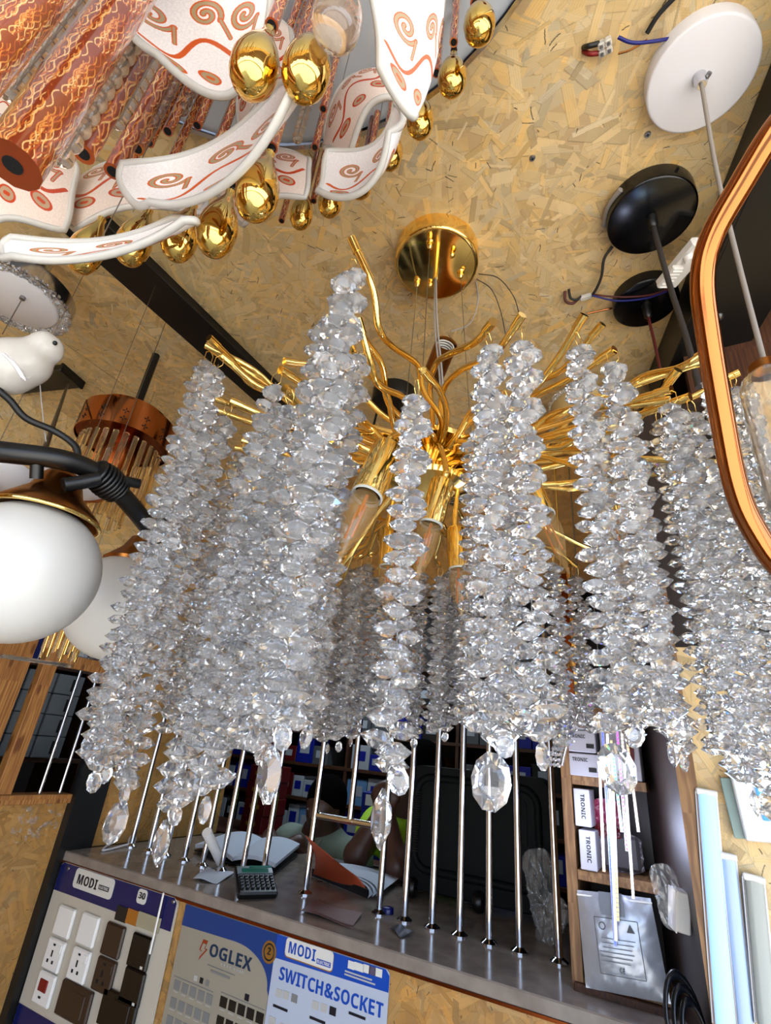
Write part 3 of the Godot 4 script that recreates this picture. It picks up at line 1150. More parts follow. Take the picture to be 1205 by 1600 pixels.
func build_crystal_chandelier():
	var P0 := Vector3(-0.363, 2.6, -0.74)
	var ch := thing("crystal_chandelier", "gold branch chandelier hung with long strands of clear crystal beads", "chandelier", P0)
	var r := RandomNumberGenerator.new()
	r.seed = 12
	# ceiling canopy
	var cn := part(ch, "canopy", lathe([Vector2(0.0002, -0.046), Vector2(0.090, -0.046), Vector2(0.0935, -0.0475), Vector2(0.0985, -0.045), Vector2(0.1, -0.04), Vector2(0.1, 0.0)], 48), M.gold)
	for a in [80.0, 200.0, 320.0]:
		var q := Vector3(cos(deg_to_rad(a)) * 0.062, -0.046, sin(deg_to_rad(a)) * 0.062)
		part(cn, "wire_grip", lathe([Vector2(0.002, -0.02), Vector2(0.006, -0.016), Vector2(0.0075, -0.01), Vector2(0.006, -0.004), Vector2(0.009, 0.0)], 14), M.gold, at(q))
	for a in [20.0, 230.0]:
		var q := Vector3(cos(deg_to_rad(a)) * 0.05, -0.046, sin(deg_to_rad(a)) * 0.05)
		part(cn, "cap_nut", lathe(ball_profile(0.0075, -90, 60, 6) + [Vector2(0.006, 0.012)], 12), M.gold, at(q + Vector3(0, -0.008, 0)))
	part(cn, "cord_outlet", lathe([Vector2(0.004, -0.05), Vector2(0.0062, -0.05), Vector2(0.0062, 0.0)], 14), M.gold, at(Vector3(0, -0.046, 0)))
	var hub := Vector3(0.015, -0.60, 0.0)
	var k := 0
	for a in [80.0, 200.0, 320.0]:
		var ca := cos(deg_to_rad(a))
		var sa := sin(deg_to_rad(a))
		part(ch, "suspension_wire", tube([Vector3(ca * 0.062, -0.06, sa * 0.062), hub + Vector3(ca * 0.085, 0.03, sa * 0.085)], 0.0008, 6), M.wire)
	part(ch, "power_cord", tube(curve([Vector3(0, -0.09, 0), Vector3(0.012, -0.25, 0.012), Vector3(0.03, -0.45, 0.0), hub + Vector3(0.0, 0.04, 0.0)], 6), 0.0022, 8), M.cable_clear)
	part(ch, "power_cord", tube(curve([Vector3(0.003, -0.09, 0.003), Vector3(0.018, -0.25, 0.012), Vector3(0.036, -0.45, 0.002), hub + Vector3(0.006, 0.04, 0.0)], 6), 0.0022, 8), M.cable_clear)
	# hub: two turned plates on a short drum
	part(ch, "hub", lathe([Vector2(0.0002, -0.10), Vector2(0.012, -0.10), Vector2(0.020, -0.085), Vector2(0.050, -0.07), Vector2(0.078, -0.06), Vector2(0.08, -0.05), Vector2(0.052, -0.045), Vector2(0.052, 0.008), Vector2(0.092, 0.012), Vector2(0.095, 0.020), Vector2(0.09, 0.026), Vector2(0.03, 0.034), Vector2(0.0002, 0.036)], 40), M.gold, at(hub))
	# strands: top point, height of the lower end, ends in a large drop, beads built one by one
	var strands := [
		[Vector3(-0.2679, 1.9993, -0.3235), 1.507, 2, 1, 1.22], [Vector3(-0.2999, 1.9462, -0.3355), 1.494, 0, 0, 1.15], [Vector3(-0.2988, 1.9507, -0.4009), 1.519, 1, 0], [Vector3(-0.3414, 1.8749, -0.3922), 1.502, 1, 0],
		[Vector3(-0.1952, 1.8297, -0.3719), 1.486, 2, 1],
		[Vector3(-0.1262, 1.8964, -0.4006), 1.517, 2, 1], [Vector3(-0.0968, 1.9221, -0.4292), 1.521, 1, 1], [Vector3(-0.1986, 1.9038, -0.5662), 1.536, 0, 0],
		[Vector3(-0.0447, 1.9562, -0.4980), 1.534, 2, 1], [Vector3(-0.0098, 1.9356, -0.5199), 1.533, 1, 0], [Vector3(-0.0451, 1.9434, -0.6184), 1.555, 0, 0], [Vector3(-0.0023, 1.9309, -0.6400), 1.532, 1, 0],
		[Vector3(0.0459, 1.9004, -0.5782), 1.502, 1, 0], [Vector3(0.0669, 1.8932, -0.5963), 1.473, 2, 0], [Vector3(0.0371, 1.9740, -0.7190), 1.535, 0, 0], [Vector3(0.1051, 2.0034, -0.6718), 1.503, 0, 0], [Vector3(0.1352, 2.0013, -0.7072), 1.478, 1, 0], [Vector3(0.1292, 1.8803, -0.7692), 1.526, 0, 0], [Vector3(0.1520, 1.8848, -0.8058), 1.494, 0, 0],
		[Vector3(-0.3829, 1.8868, -0.3519), 1.478, 0, 0], [Vector3(-0.3545, 1.8503, -0.3526), 1.457, 1, 0], [Vector3(-0.4446, 1.8581, -0.4028), 1.432, 2, 0], [Vector3(-0.3790, 1.8487, -0.4123), 1.492, 0, 0],
		[Vector3(-0.5666, 2.0087, -0.3759), 1.492, 1, 0], [Vector3(-0.5084, 1.9618, -0.3549), 1.462, 1, 0], [Vector3(-0.5072, 1.9027, -0.3903), 1.442, 2, 0], [Vector3(-0.6175, 1.9878, -0.4430), 1.458, 1, 0], [Vector3(-0.5473, 1.8931, -0.4678), 1.500, 0, 0],
		[Vector3(-0.5683, 1.9256, -0.4087), 1.518, 0, 0], [Vector3(-0.6175, 1.8753, -0.5086), 1.523, 0, 0], [Vector3(-0.4676, 1.7855, -0.4658), 1.498, 0, 0], [Vector3(-0.4205, 1.8128, -0.4556), 1.514, 0, 0], [Vector3(-0.3698, 1.8530, -0.4725), 1.524, 0, 0], [Vector3(-0.6250, 1.8348, -0.5761), 1.521, 0, 0], [Vector3(0.0613, 1.9239, -0.7475), 1.526, 0, 0], [Vector3(0.0865, 1.8487, -0.6946), 1.506, 0, 0], [Vector3(-0.0367, 1.9453, -0.7491), 1.564, 0, 0], [Vector3(-0.1366, 1.8964, -0.5017), 1.528, 0, 0],
		[Vector3(-0.6622, 1.8939, -0.9766), 1.507, 1, 0, 1.3], [Vector3(-0.6327, 1.9150, -1.0197), 1.525, 1, 0, 1.3], [Vector3(-0.6563, 1.8460, -0.9076), 1.513, 0, 0, 1.3], [Vector3(-0.6574, 1.7401, -0.8187), 1.519, 1, 0, 1.3], [Vector3(-0.5125, 1.9023, -1.0851), 1.535, 1, 0, 1.3], [Vector3(-0.4515, 1.9151, -1.1118), 1.553, 1, 0, 1.3], [Vector3(-0.7138, 1.7963, -0.9646), 1.599, 0, 0, 1.3], [Vector3(-0.1797, 1.8706, -1.0041), 1.537, 0, 0, 1.3], [Vector3(-0.1501, 1.8692, -1.0897), 1.565, 0, 0, 1.3], [Vector3(-0.3420, 1.9099, -1.1711), 1.558, 0, 0, 1.3], [Vector3(-0.5927, 1.8936, -1.0664), 1.595, 0, 0, 1.3], [Vector3(-0.0678, 1.8592, -1.0177), 1.561, 0, 0, 1.3], [Vector3(-0.7016, 1.9012, -0.9981), 1.516, 0, 0, 1.3], [Vector3(-0.6209, 1.8834, -0.9561), 1.513, 1, 0, 1.3], [Vector3(-0.6079, 1.8843, -1.0346), 1.564, 0, 0, 1.3], [Vector3(-0.4479, 1.8772, -1.0483), 1.543, 0, 0, 1.2], [Vector3(-0.4248, 1.9082, -1.1223), 1.569, 0, 0, 1.2], [Vector3(-0.5561, 1.8621, -1.1083), 1.601, 0, 0, 1.2]
	]
	var bead := lens_bead(0.0125, 0.0056)
	var big := octagon_drop(0.030, 0.040, 0.012)
	var small := octagon_drop(0.016, 0.021, 0.007)
	var hook := []
	for a in 7:
		var an := TAU * a / 6.0
		hook.append(Vector3(sin(an) * 0.007, -0.012 + cos(an) * 0.012, 0))
	for s in strands:
		var top: Vector3 = s[0] - P0
		var y1: float = s[1] - P0.y
		var st := Node3D.new()
		st.name = "crystal_strand"
		ch.add_child(st, true)
		st.position = top
		var L := top.y - y1
		part(st, "string", tube([Vector3(0, 0.012, 0), Vector3(0, -L, 0)], 0.0007, 5), M.wire)
		var sc: float = s[4] if s.size() > 4 else 1.0
		var y := 0.0
		var an := r.randf() * TAU
		var list := []
		var i := 0
		while y < L:
			var grow := clampf((y - L + 0.09) / 0.09, 0.0, 1.0) * 0.22
			var off := 0.0082 + r.randf_range(-0.002, 0.003)
			off *= sc
			if i < 2:
				off *= 0.4
			var b := Basis.from_euler(Vector3(r.randfn(0, 0.10), r.randf() * TAU, r.randfn(0, 0.10))).scaled(Vector3.ONE * (r.randf_range(0.9, 1.08) + grow) * sc)
			list.append(Transform3D(b, Vector3(cos(an) * off, -y, sin(an) * off)))
			an += PI + 0.55 + r.randf_range(-0.25, 0.25)
			y += (0.0066 + grow * 0.008) * (0.5 + 0.5 * sc)
			i += 1
		if s[3] == 1:
			for x in list:
				part(st, "bead", bead, M.crystal, x)
		else:
			var mm := []
			for x in list:
				mm.append([bead, x])
			var o := part(st, "bead_string", merged(mm), M.crystal)
			o.set_meta("kind", "stuff")
		if s[2] == 2:
			part(st, "drop", big, M.pendant, at(Vector3(r.randf_range(-0.004, 0.004), -L - 0.030, 0), Vector3(0, r.randf_range(-50, 20), r.randf_range(-14, 14))))
			part(st, "drop", small, M.pendant, at(Vector3(0.013, -L - 0.004, 0.006), Vector3(0, r.randf() * 180, 20)))
		elif s[2] == 1:
			part(st, "drop", small, M.pendant, at(Vector3(0.004, -L - 0.014, 0), Vector3(0, r.randf() * 180, r.randf_range(-15, 15))))
		# the branch that carries it
		var tip := top + Vector3(r.randf_range(-0.008, 0.008), 0.030, r.randf_range(-0.008, 0.008))
		if s[3] == 0:
			branch(ch, hub, tip, r, 0.0046)
		part(st, "hook", tube(hook, 0.0006, 5, true), M.gold, at(Vector3(0, 0.030, 0), Vector3(0, r.randf() * 180, 0)))
	# bare twigs without strands
	for tip in [Vector3(-0.5542, 2.0301, -0.3584), Vector3(-0.0175, 2.0080, -0.5197), Vector3(0.0447, 1.9301, -0.5983), Vector3(-0.4795, 2.1038, -0.5767), Vector3(-0.1338, 2.1251, -0.9405), Vector3(0.0137, 1.9277, -0.6999), Vector3(-0.0765, 1.9833, -0.8967), Vector3(-0.6147, 1.9533, -0.5121), Vector3(-0.1339, 2.0281, -0.6871)]:
		branch(ch, hub, tip - P0, r, 0.0042)
	# the long wavy branches that stand out in front
	for e in [
		[Vector3(-0.2802, 2.0758, -0.3262), Vector3(-0.2654, 2.0246, -0.3634), Vector3(-0.2704, 1.9885, -0.3966), Vector3(-0.2757, 1.9998, -0.4409), Vector3(-0.2717, 2.0244, -0.5124), Vector3(-0.2831, 2.0156, -0.5628), Vector3(-0.2838, 2.0065, -0.6399)],
		[Vector3(-0.2926, 1.9955, -0.3805), Vector3(-0.2924, 1.9608, -0.4178), Vector3(-0.3013, 1.9539, -0.4601), Vector3(-0.2943, 1.9765, -0.5229), Vector3(-0.2972, 1.9807, -0.5893), Vector3(-0.2962, 1.9765, -0.6453)],
		[Vector3(-0.1309, 1.9727, -0.4305), Vector3(-0.1640, 1.9820, -0.4617), Vector3(-0.2159, 2.0199, -0.5059), Vector3(-0.2547, 2.0471, -0.5433), Vector3(-0.2876, 2.0516, -0.5940), Vector3(-0.3061, 2.0230, -0.6517)],
		[Vector3(-0.1029, 1.9992, -0.4586), Vector3(-0.1299, 1.9915, -0.4828), Vector3(-0.1605, 2.0003, -0.5156), Vector3(-0.2218, 2.0324, -0.5575), Vector3(-0.2680, 2.0418, -0.6031), Vector3(-0.2936, 2.0128, -0.6574)],
		[Vector3(-0.0356, 2.0104, -0.4987), Vector3(-0.0746, 1.9863, -0.5348), Vector3(-0.1129, 1.9754, -0.5689), Vector3(-0.1539, 1.9718, -0.6006), Vector3(-0.2256, 2.0015, -0.6415), Vector3(-0.2745, 1.9843, -0.6656)],
		[Vector3(-0.2264, 1.9422, -0.4458), Vector3(-0.2266, 1.9514, -0.5012), Vector3(-0.2448, 1.9630, -0.5696), Vector3(-0.2824, 1.9703, -0.6405)],
		[Vector3(-0.4227, 1.9854, -0.3971), Vector3(-0.3996, 2.0090, -0.4476), Vector3(-0.3873, 2.0220, -0.5095), Vector3(-0.3603, 1.9989, -0.5767), Vector3(-0.3306, 1.9942, -0.6396)],
		[Vector3(-0.5200, 2.0121, -0.3376), Vector3(-0.5209, 2.0113, -0.3888), Vector3(-0.5205, 2.0023, -0.4375), Vector3(-0.4834, 2.0170, -0.5063), Vector3(-0.4172, 2.0076, -0.5868), Vector3(-0.3344, 1.9878, -0.6489)],
		[Vector3(0.1019, 2.0049, -0.6116), Vector3(0.0664, 1.9994, -0.6265), Vector3(0.0207, 2.0233, -0.6597), Vector3(-0.0474, 2.0050, -0.6884), Vector3(-0.1495, 1.9987, -0.7043), Vector3(-0.2597, 1.9783, -0.6822)],
		[Vector3(0.0577, 1.9551, -0.5771), Vector3(0.0207, 1.9370, -0.6197), Vector3(-0.0214, 1.9346, -0.6496), Vector3(-0.1268, 1.9643, -0.6884), Vector3(-0.2596, 1.9718, -0.6823)]]:
		var pts := []
		for p in e:
			pts.append(p - P0)
		pts.append(hub + Vector3(0, -0.01, 0))
		var o := part(ch, "branch", tube(curve(pts, 7), 0.0047, 10), M.gold)
		var td: Vector3 = (pts[0] - pts[1]).normalized()
		part(o, "ferrule", tube([pts[0] - td * 0.018, pts[0] + td * 0.002], 0.0058, 10), M.gold)
	# lamp holders pointing down, each with a clear flame bulb
	for e in [[Vector3(-0.2575, 1.8217, -0.4286), Vector3(-0.2641, 1.7485, -0.4068), 0.0185, -0.045], [Vector3(-0.2380, 1.8385, -0.5508), Vector3(-0.2494, 1.7741, -0.5457), 0.0165, 0.01], [Vector3(-0.4281, 1.8730, -0.7459), Vector3(-0.4237, 1.8023, -0.7484), 0.0165, 0.0], [Vector3(-0.2934, 1.8579, -0.7443), Vector3(-0.2875, 1.7854, -0.7466), 0.0165, 0.01], [Vector3(-0.1394, 1.8562, -0.6041), Vector3(-0.1151, 1.7861, -0.5889), 0.0165, 0.03], [Vector3(-0.0510, 1.8748, -0.6981), Vector3(-0.0437, 1.8174, -0.6986), 0.0165, 0.01], [Vector3(-0.4746, 1.8443, -0.5414), Vector3(-0.4774, 1.7778, -0.5389), 0.0165, -0.01]]:
		var a: Vector3 = e[0] - P0
		var b: Vector3 = e[1] - P0
		var dir := (a - b).normalized()
		var Ls := a.distance_to(b)
		var rr: float = e[2]
		var lh := part(ch, "lamp_holder", lathe([Vector2(rr * 0.86, 0.012), Vector2(rr * 0.9, 0.0), Vector2(rr, 0.0), Vector2(rr, Ls - 0.003), Vector2(rr * 0.9, Ls), Vector2(0.0002, Ls)], 24), M.gold, along(dir, b))
		part(lh, "socket_rim", lathe([Vector2(rr * 0.80, 0.0), Vector2(rr * 0.9, -0.003), Vector2(rr * 0.97, -0.0015), Vector2(rr * 0.90, 0.004), Vector2(rr * 0.80, 0.004)], 24), M.socket_in)
		part(lh, "bulb", flame_bulb(rr * 0.98, 0.098), M.bulb, at(Vector3(0, 0.004, 0)))
		part(lh, "filament", merged([[tube([Vector3(-0.004, -0.015, 0), Vector3(-0.005, -0.06, 0)], 0.0012, 6), Transform3D.IDENTITY], [tube([Vector3(0.004, -0.015, 0), Vector3(0.005, -0.06, 0.002)], 0.0012, 6), Transform3D.IDENTITY], [tube([Vector3(0.0, -0.0, 0), Vector3(0.0, -0.03, 0.0)], 0.002, 6), Transform3D.IDENTITY]]), M.filament)
		var hd := Vector3(a.x - hub.x, 0, a.z - hub.z).normalized()
		part(ch, "lamp_arm", tube(curve([hub + hd * 0.05 + Vector3(0, -0.02, 0), (hub + hd * 0.06).lerp(a, 0.5) + Vector3(0, 0.03, 0), a + dir * 0.02, a], 6), 0.0045, 8), M.gold)

func branch(ch: Node3D, hub: Vector3, tip: Vector3, r: RandomNumberGenerator, rad: float):
	var d := tip - hub
	var out := Vector3(d.x, 0, d.z)
	var u := out.normalized()
	var s := Vector3(-u.z, 0, u.x)
	var w := r.randf_range(-1, 1)
	var p0 := hub + u * 0.048 + Vector3(0, -0.01 + r.randf_range(-0.02, 0.02), 0)
	var pts := [p0]
	pts.append(p0.lerp(tip, 0.30) + s * 0.022 * w + Vector3(0, r.randf_range(-0.035, 0.005), 0))
	pts.append(p0.lerp(tip, 0.58) - s * 0.020 * w + Vector3(0, r.randf_range(-0.03, 0.02), 0))
	pts.append(p0.lerp(tip, 0.80) + s * 0.012 * w + Vector3(0, r.randf_range(-0.022, 0.006), 0))
	pts.append(tip)
	var o := part(ch, "branch", tube(curve(pts, 6), rad * 1.05, 8), M.gold)
	part(o, "ferrule", tube([tip - (tip - pts[3]).normalized() * 0.018, tip + (tip - pts[3]).normalized() * 0.002], rad * 1.25, 10), M.gold)

# ---------------------------------------------------------------- petal chandelier, top left
func petal(ch: Node3D, P0: Vector3, c: Array, bulge: Vector3, mt: Material):
	# c: four corners (upper left, upper right, lower right, lower left)
	var a: Vector3 = c[0] - P0
	var b: Vector3 = c[1] - P0
	var d: Vector3 = c[2] - P0
	var e: Vector3 = c[3] - P0
	var f := func(u: float, v: float):
		var uu := 2.0 * u - 1.0
		var vv := 2.0 * v - 1.0
		var ru := 0.5 + 0.5 * uu * sqrt(maxf(0.0, 1.0 - 0.26 * vv * vv * vv * vv))
		var rv := 0.5 + 0.5 * vv * sqrt(maxf(0.0, 1.0 - 0.34 * uu * uu * uu * uu))
		var p := a.lerp(b, ru).lerp(e.lerp(d, ru), rv)
		return p + bulge * (1.0 - uu * uu) + bulge * 0.35 * (1.0 - vv * vv)
	var o := part(ch, "petal", sheet(f, 18, 14, 0.004), mt)
	var rim := []
	for i in 18:
		rim.append(f.call(i / 18.0, 0.0))
	for i in 14:
		rim.append(f.call(1.0, i / 14.0))
	for i in 18:
		rim.append(f.call(1.0 - i / 18.0, 1.0))
	for i in 14:
		rim.append(f.call(0.0, 1.0 - i / 14.0))
	part(o, "clear_rim", tube(rim, 0.0042, 7, true), M.petal_rim)
	var hang: Vector3 = f.call(0.5, 0.06)
	part(o, "hanger", tube([hang, Vector3(hang.x, -0.05, hang.z)], 0.0006, 5), M.wire)

func gold_drop_mesh(r: float, L: float) -> ArrayMesh:
	return lathe([Vector2(0.0004, -L), Vector2(r * 0.35, -L * 0.985), Vector2(r * 0.68, -L * 0.93), Vector2(r * 0.92, -L * 0.82), Vector2(r, -L * 0.68), Vector2(r * 0.95, -L * 0.55), Vector2(r * 0.76, -L * 0.40), Vector2(r * 0.52, -L * 0.26), Vector2(r * 0.32, -L * 0.14), Vector2(r * 0.24, -L * 0.07), Vector2(r * 0.26, -L * 0.01), Vector2(r * 0.18, 0.0)], 28)

func build_petal_chandelier():
	var P0 := Vector3(-0.31, 2.6, 0.10)
	var ch := thing("petal_chandelier", "round ceiling lamp of rust-patterned glass petals with gilded teardrops", "chandelier", P0)
	part(ch, "ceiling_plate", lathe([Vector2(0.0002, -0.05), Vector2(0.50, -0.05), Vector2(0.515, -0.045), Vector2(0.52, -0.035), Vector2(0.52, -0.004), Vector2(0.51, 0.0)], 72), M.plate)
	part(ch, "plate_edge", lathe([Vector2(0.518, -0.05), Vector2(0.526, -0.05), Vector2(0.526, -0.03), Vector2(0.518, -0.03)], 72), M.chrome)
	# outer row: short rods and teardrops under the rim
	var rodm := {}
	for e in [[Vector3(-0.1094, 2.4000, -0.2877), 0.007], [Vector3(-0.1496, 2.4000, -0.3130), 0.006], [Vector3(-0.1849, 2.4000, -0.3349), 0.0065], [Vector3(-0.2206, 2.4000, -0.3568), 0.0072], [Vector3(-0.2593, 2.4000, -0.3729), 0.006], [Vector3(-0.3006, 2.4000, -0.3917), 0.0062], [Vector3(-0.3358, 2.4000, -0.3995), 0.006], [Vector3(-0.3824, 2.4000, -0.4081), 0.006], [Vector3(-0.4238, 2.4000, -0.4173), 0.006], [Vector3(-0.4632, 2.4000, -0.4145), 0.006], [Vector3(-0.5056, 2.4000, -0.4178), 0.006], [Vector3(-0.0810, 2.4000, -0.2715), 0.006], [Vector3(-0.5430, 2.4000, -0.4201), 0.006]]:
		rod(ch, e[0] - P0, -0.05, e[1], M.rod)
	var dm := gold_drop_mesh(0.0205, 0.098)
	for p in [Vector3(-0.1058, 2.4200, -0.2949), Vector3(-0.1579, 2.4200, -0.3329), Vector3(-0.2198, 2.4200, -0.3618), Vector3(-0.2821, 2.4200, -0.3824), Vector3(-0.3488, 2.4200, -0.4023), Vector3(-0.4137, 2.4200, -0.4077), Vector3(-0.4746, 2.4200, -0.4048)]:
		drop(ch, p - P0, dm, M.gold_drop)
		rod(ch, p - P0 + Vector3(0, 0.012, 0), -0.05, 0.005, M.rod_dark)
	# inner, lower row of larger-looking teardrops nearer the eye
	for p in [Vector3(-0.2044, 2.0800, -0.1420), Vector3(-0.2437, 2.0800, -0.1208), Vector3(-0.2904, 2.0400, -0.1892), Vector3(-0.3566, 2.0400, -0.2016), Vector3(-0.4521, 2.1000, -0.2158), Vector3(-0.5122, 2.1000, -0.1956), Vector3(-0.5822, 2.1000, -0.1769)]:
		drop(ch, p - P0, dm, M.gold_drop)
		rod(ch, p - P0 + Vector3(0, 0.010, 0), -0.05, 0.0062, M.rod)
	var sm := drop(ch, Vector3(-0.1687, 2.1000, -0.1308) - P0, dm, M.bead_smoke)
	sm.set_meta("label", "smoky clear teardrop")
	# long patterned rods
	for e in [[Vector3(-0.3295, 1.8179, -0.0445), 0.017], [Vector3(-0.2934, 1.8005, -0.0081), 0.012], [Vector3(-0.4311, 1.9909, -0.0936), 0.0105], [Vector3(-0.4730, 2.0535, -0.1321), 0.0095], [Vector3(-0.4920, 2.1391, -0.1479), 0.0085], [Vector3(-0.5140, 2.1956, -0.1624), 0.0075], [Vector3(-0.5013, 2.2274, -0.1722), 0.007], [Vector3(-0.4796, 2.2609, -0.1934), 0.0065], [Vector3(-0.4313, 2.2037, -0.2416), 0.0075], [Vector3(-0.3728, 2.1976, -0.2163), 0.008], [Vector3(-0.3830, 2.3358, -0.2391), 0.006], [Vector3(-0.3901, 2.3613, -0.3256), 0.006], [Vector3(-0.3574, 2.3860, -0.2954), 0.006], [Vector3(-0.4696, 2.3370, -0.1982), 0.0062], [Vector3(-0.3358, 2.3087, -0.2082), 0.0065]]:
		rod(ch, e[0] - P0, -0.05, e[1], M.rod_big if e[1] > 0.011 else M.rod)
	# chains of clear oval beads
	var bd := lathe(ball_profile(0.0105, -90, 90, 8), 12)
	for e in [[Vector3(-0.3660, 1.9096, -0.0273), 12], [Vector3(-0.4164, 1.9523, -0.0802), 14], [Vector3(-0.4184, 2.0046, -0.0771), 12], [Vector3(-0.4795, 2.1297, -0.1164), 14], [Vector3(-0.4859, 2.1939, -0.1485), 12], [Vector3(-0.5000, 2.2884, -0.1759), 10], [Vector3(-0.4702, 2.3646, -0.1771), 8], [Vector3(-0.4345, 2.3635, -0.2561), 8], [Vector3(-0.4277, 2.4049, -0.3175), 8], [Vector3(-0.3956, 2.3683, -0.2233), 8]]:
		var c := Node3D.new()
		c.name = "bead_chain"
		ch.add_child(c, true)
		var p: Vector3 = e[0] - P0
		c.position = p
		part(c, "wire", tube([Vector3.ZERO, Vector3(0, -0.05 - p.y, 0)], 0.0007, 5), M.wire)
		for i in int(e[1]):
			part(c, "bead", bd, M.bead_smoke, at(Vector3(0, i * 0.0225, 0), Vector3(0, i * 40.0, 0)) * Transform3D(Basis.from_scale(Vector3(0.85, 1.05, 0.85)), Vector3.ZERO))
	# petals of bent printed glass
	petal(ch, P0, [Vector3(-0.4274, 2.1800, -0.0084), Vector3(-0.2381, 2.1800, -0.0932), Vector3(-0.2854, 2.1000, -0.1438), Vector3(-0.3663, 2.0900, -0.0932)], Vector3(0.0, -0.012, -0.02), M.petal)
	petal(ch, P0, [Vector3(-0.4520, 2.0300, -0.1198), Vector3(-0.2425, 2.0800, -0.1585), Vector3(-0.1998, 1.9900, -0.1412), Vector3(-0.4097, 1.9700, -0.1545)], Vector3(0.0, -0.014, -0.018), M.petal)
	petal(ch, P0, [Vector3(-0.5736, 1.9600, -0.0996), Vector3(-0.3795, 1.9800, -0.1778), Vector3(-0.3438, 1.9500, -0.1735), Vector3(-0.5540, 1.9200, -0.1070)], Vector3(0.0, -0.008, -0.012), M.petal)
	petal(ch, P0, [Vector3(-0.1471, 2.1000, -0.1262), Vector3(-0.0865, 2.1200, -0.1586), Vector3(-0.1397, 2.0400, -0.2061), Vector3(-0.1578, 2.0400, -0.1804)], Vector3(0.01, -0.02, -0.02), M.petal)
	petal(ch, P0, [Vector3(-0.3093, 2.2000, -0.2725), Vector3(-0.1947, 2.2200, -0.2708), Vector3(-0.1931, 2.1300, -0.2633), Vector3(-0.3145, 2.1100, -0.2789)], Vector3(0.01, -0.02, -0.02), M.petal)
	petal(ch, P0, [Vector3(-0.3579, 2.3000, -0.3094), Vector3(-0.2465, 2.3400, -0.2697), Vector3(-0.1972, 2.2400, -0.2797), Vector3(-0.2929, 2.2200, -0.3055)], Vector3(0.0, 0.015, 0.02), M.petal_inner)
	petal(ch, P0, [Vector3(-0.5510, 2.3000, -0.2768), Vector3(-0.3793, 2.3200, -0.3143), Vector3(-0.3747, 2.2200, -0.3276), Vector3(-0.4908, 2.2000, -0.3148)], Vector3(0.0, 0.012, 0.02), M.petal_inner)
	petal(ch, P0, [Vector3(-0.6857, 2.2400, -0.1538), Vector3(-0.5468, 2.2800, -0.2655), Vector3(-0.4557, 2.1200, -0.2425), Vector3(-0.6385, 2.0800, -0.1659)], Vector3(0.0, 0.012, 0.02), M.petal_inner)
	petal(ch, P0, [Vector3(-0.6654, 2.1600, -0.0447), Vector3(-0.6229, 2.2000, -0.1387), Vector3(-0.6100, 2.0600, -0.1631), Vector3(-0.6800, 2.0200, -0.1002)], Vector3(0.0, 0.012, 0.02), M.petal_inner)
	petal(ch, P0, [Vector3(-0.7970, 2.3400, -0.0427), Vector3(-0.7358, 2.3400, -0.0858), Vector3(-0.7459, 2.2800, -0.0954), Vector3(-0.8020, 2.2800, -0.0689)], Vector3(0.0, 0.01, 0.01), M.petal_inner)
	petal(ch, P0, [Vector3(-0.4223, 2.3600, -0.1939), Vector3(-0.3348, 2.3800, -0.1870), Vector3(-0.3252, 2.2600, -0.2285), Vector3(-0.4315, 2.2400, -0.2344)], Vector3(0.0, 0.01, 0.02), M.petal_inner)
	# the far half of the ring, over the photographer's head
	for i in 14:
		var an := TAU * i / 14.0
		var u := Vector3(cos(an), 0, sin(an))
		if u.z * 0.42 + P0.z < 0.16:
			continue
		var t := Vector3(-u.z, 0, u.x)
		var c := P0 + u * 0.40
		petal(ch, P0, [c - t * 0.085 + Vector3(0, -0.36, 0), c + t * 0.085 + Vector3(0, -0.36, 0), c + t * 0.075 + u * 0.03 + Vector3(0, -0.48, 0), c - t * 0.075 + u * 0.03 + Vector3(0, -0.48, 0)], u * 0.03, M.petal)
		drop(ch, u * 0.47 + Vector3(0, -0.20, 0), dm, M.gold_drop)
		rod(ch, u * 0.47 + Vector3(0, -0.19, 0), -0.05, 0.006, M.rod_dark)
		rod(ch, u * 0.44 + t * 0.08 + Vector3(0, -0.26, 0), -0.05, 0.006, M.rod)
		rod(ch, u * 0.28 + t * 0.03 + Vector3(0, -0.34, 0), -0.05, 0.008, M.rod)

func rod(ch: Node3D, p: Vector3, top: float, r: float, mt: Material):
	var L := top - p.y
	var o := part(ch, "glass_rod", tube([Vector3(0, 0, 0), Vector3(0, L * 0.25, 0), Vector3(0, L * 0.5, 0), Vector3(0, L * 0.75, 0), Vector3(0, L, 0)], r, 12), mt, at(p))
	part(o, "bore", lathe([Vector2(0.0002, -0.0006), Vector2(minf(r * 0.72, 0.006), -0.0006), Vector2(minf(r * 0.72, 0.006), 0.0)], 12), M.dark_hole)

func drop(ch: Node3D, p: Vector3, dm: Mesh, mt: Material) -> MeshInstance3D:
	var o := part(ch, "teardrop", dm, mt, at(p))
	part(o, "ring", tube([Vector3(0.004, 0.004, 0), Vector3(0, 0.009, 0), Vector3(-0.004, 0.004, 0), Vector3(0, -0.001, 0)], 0.0006, 5, true), M.wire)
	return o

# ---------------------------------------------------------------- lamps round the chandelier
func round_canopy(t: Node3D, r: float, h: float, mt: Material, seg := 56):
	return part(t, "canopy", lathe([Vector2(0.0002, -h), Vector2(r - 0.004, -h), Vector2(r - 0.001, -h + 0.0012), Vector2(r, -h + 0.004), Vector2(r, 0.0)], seg), mt)

func cord(t: Node3D, pts: Array, r: float, mt: Material, nm := "cord"):
	var o := []
	for p in pts:
		o.append(p - t.position)
	return part(t, nm, tube(curve(o, 5), r, 8), mt)

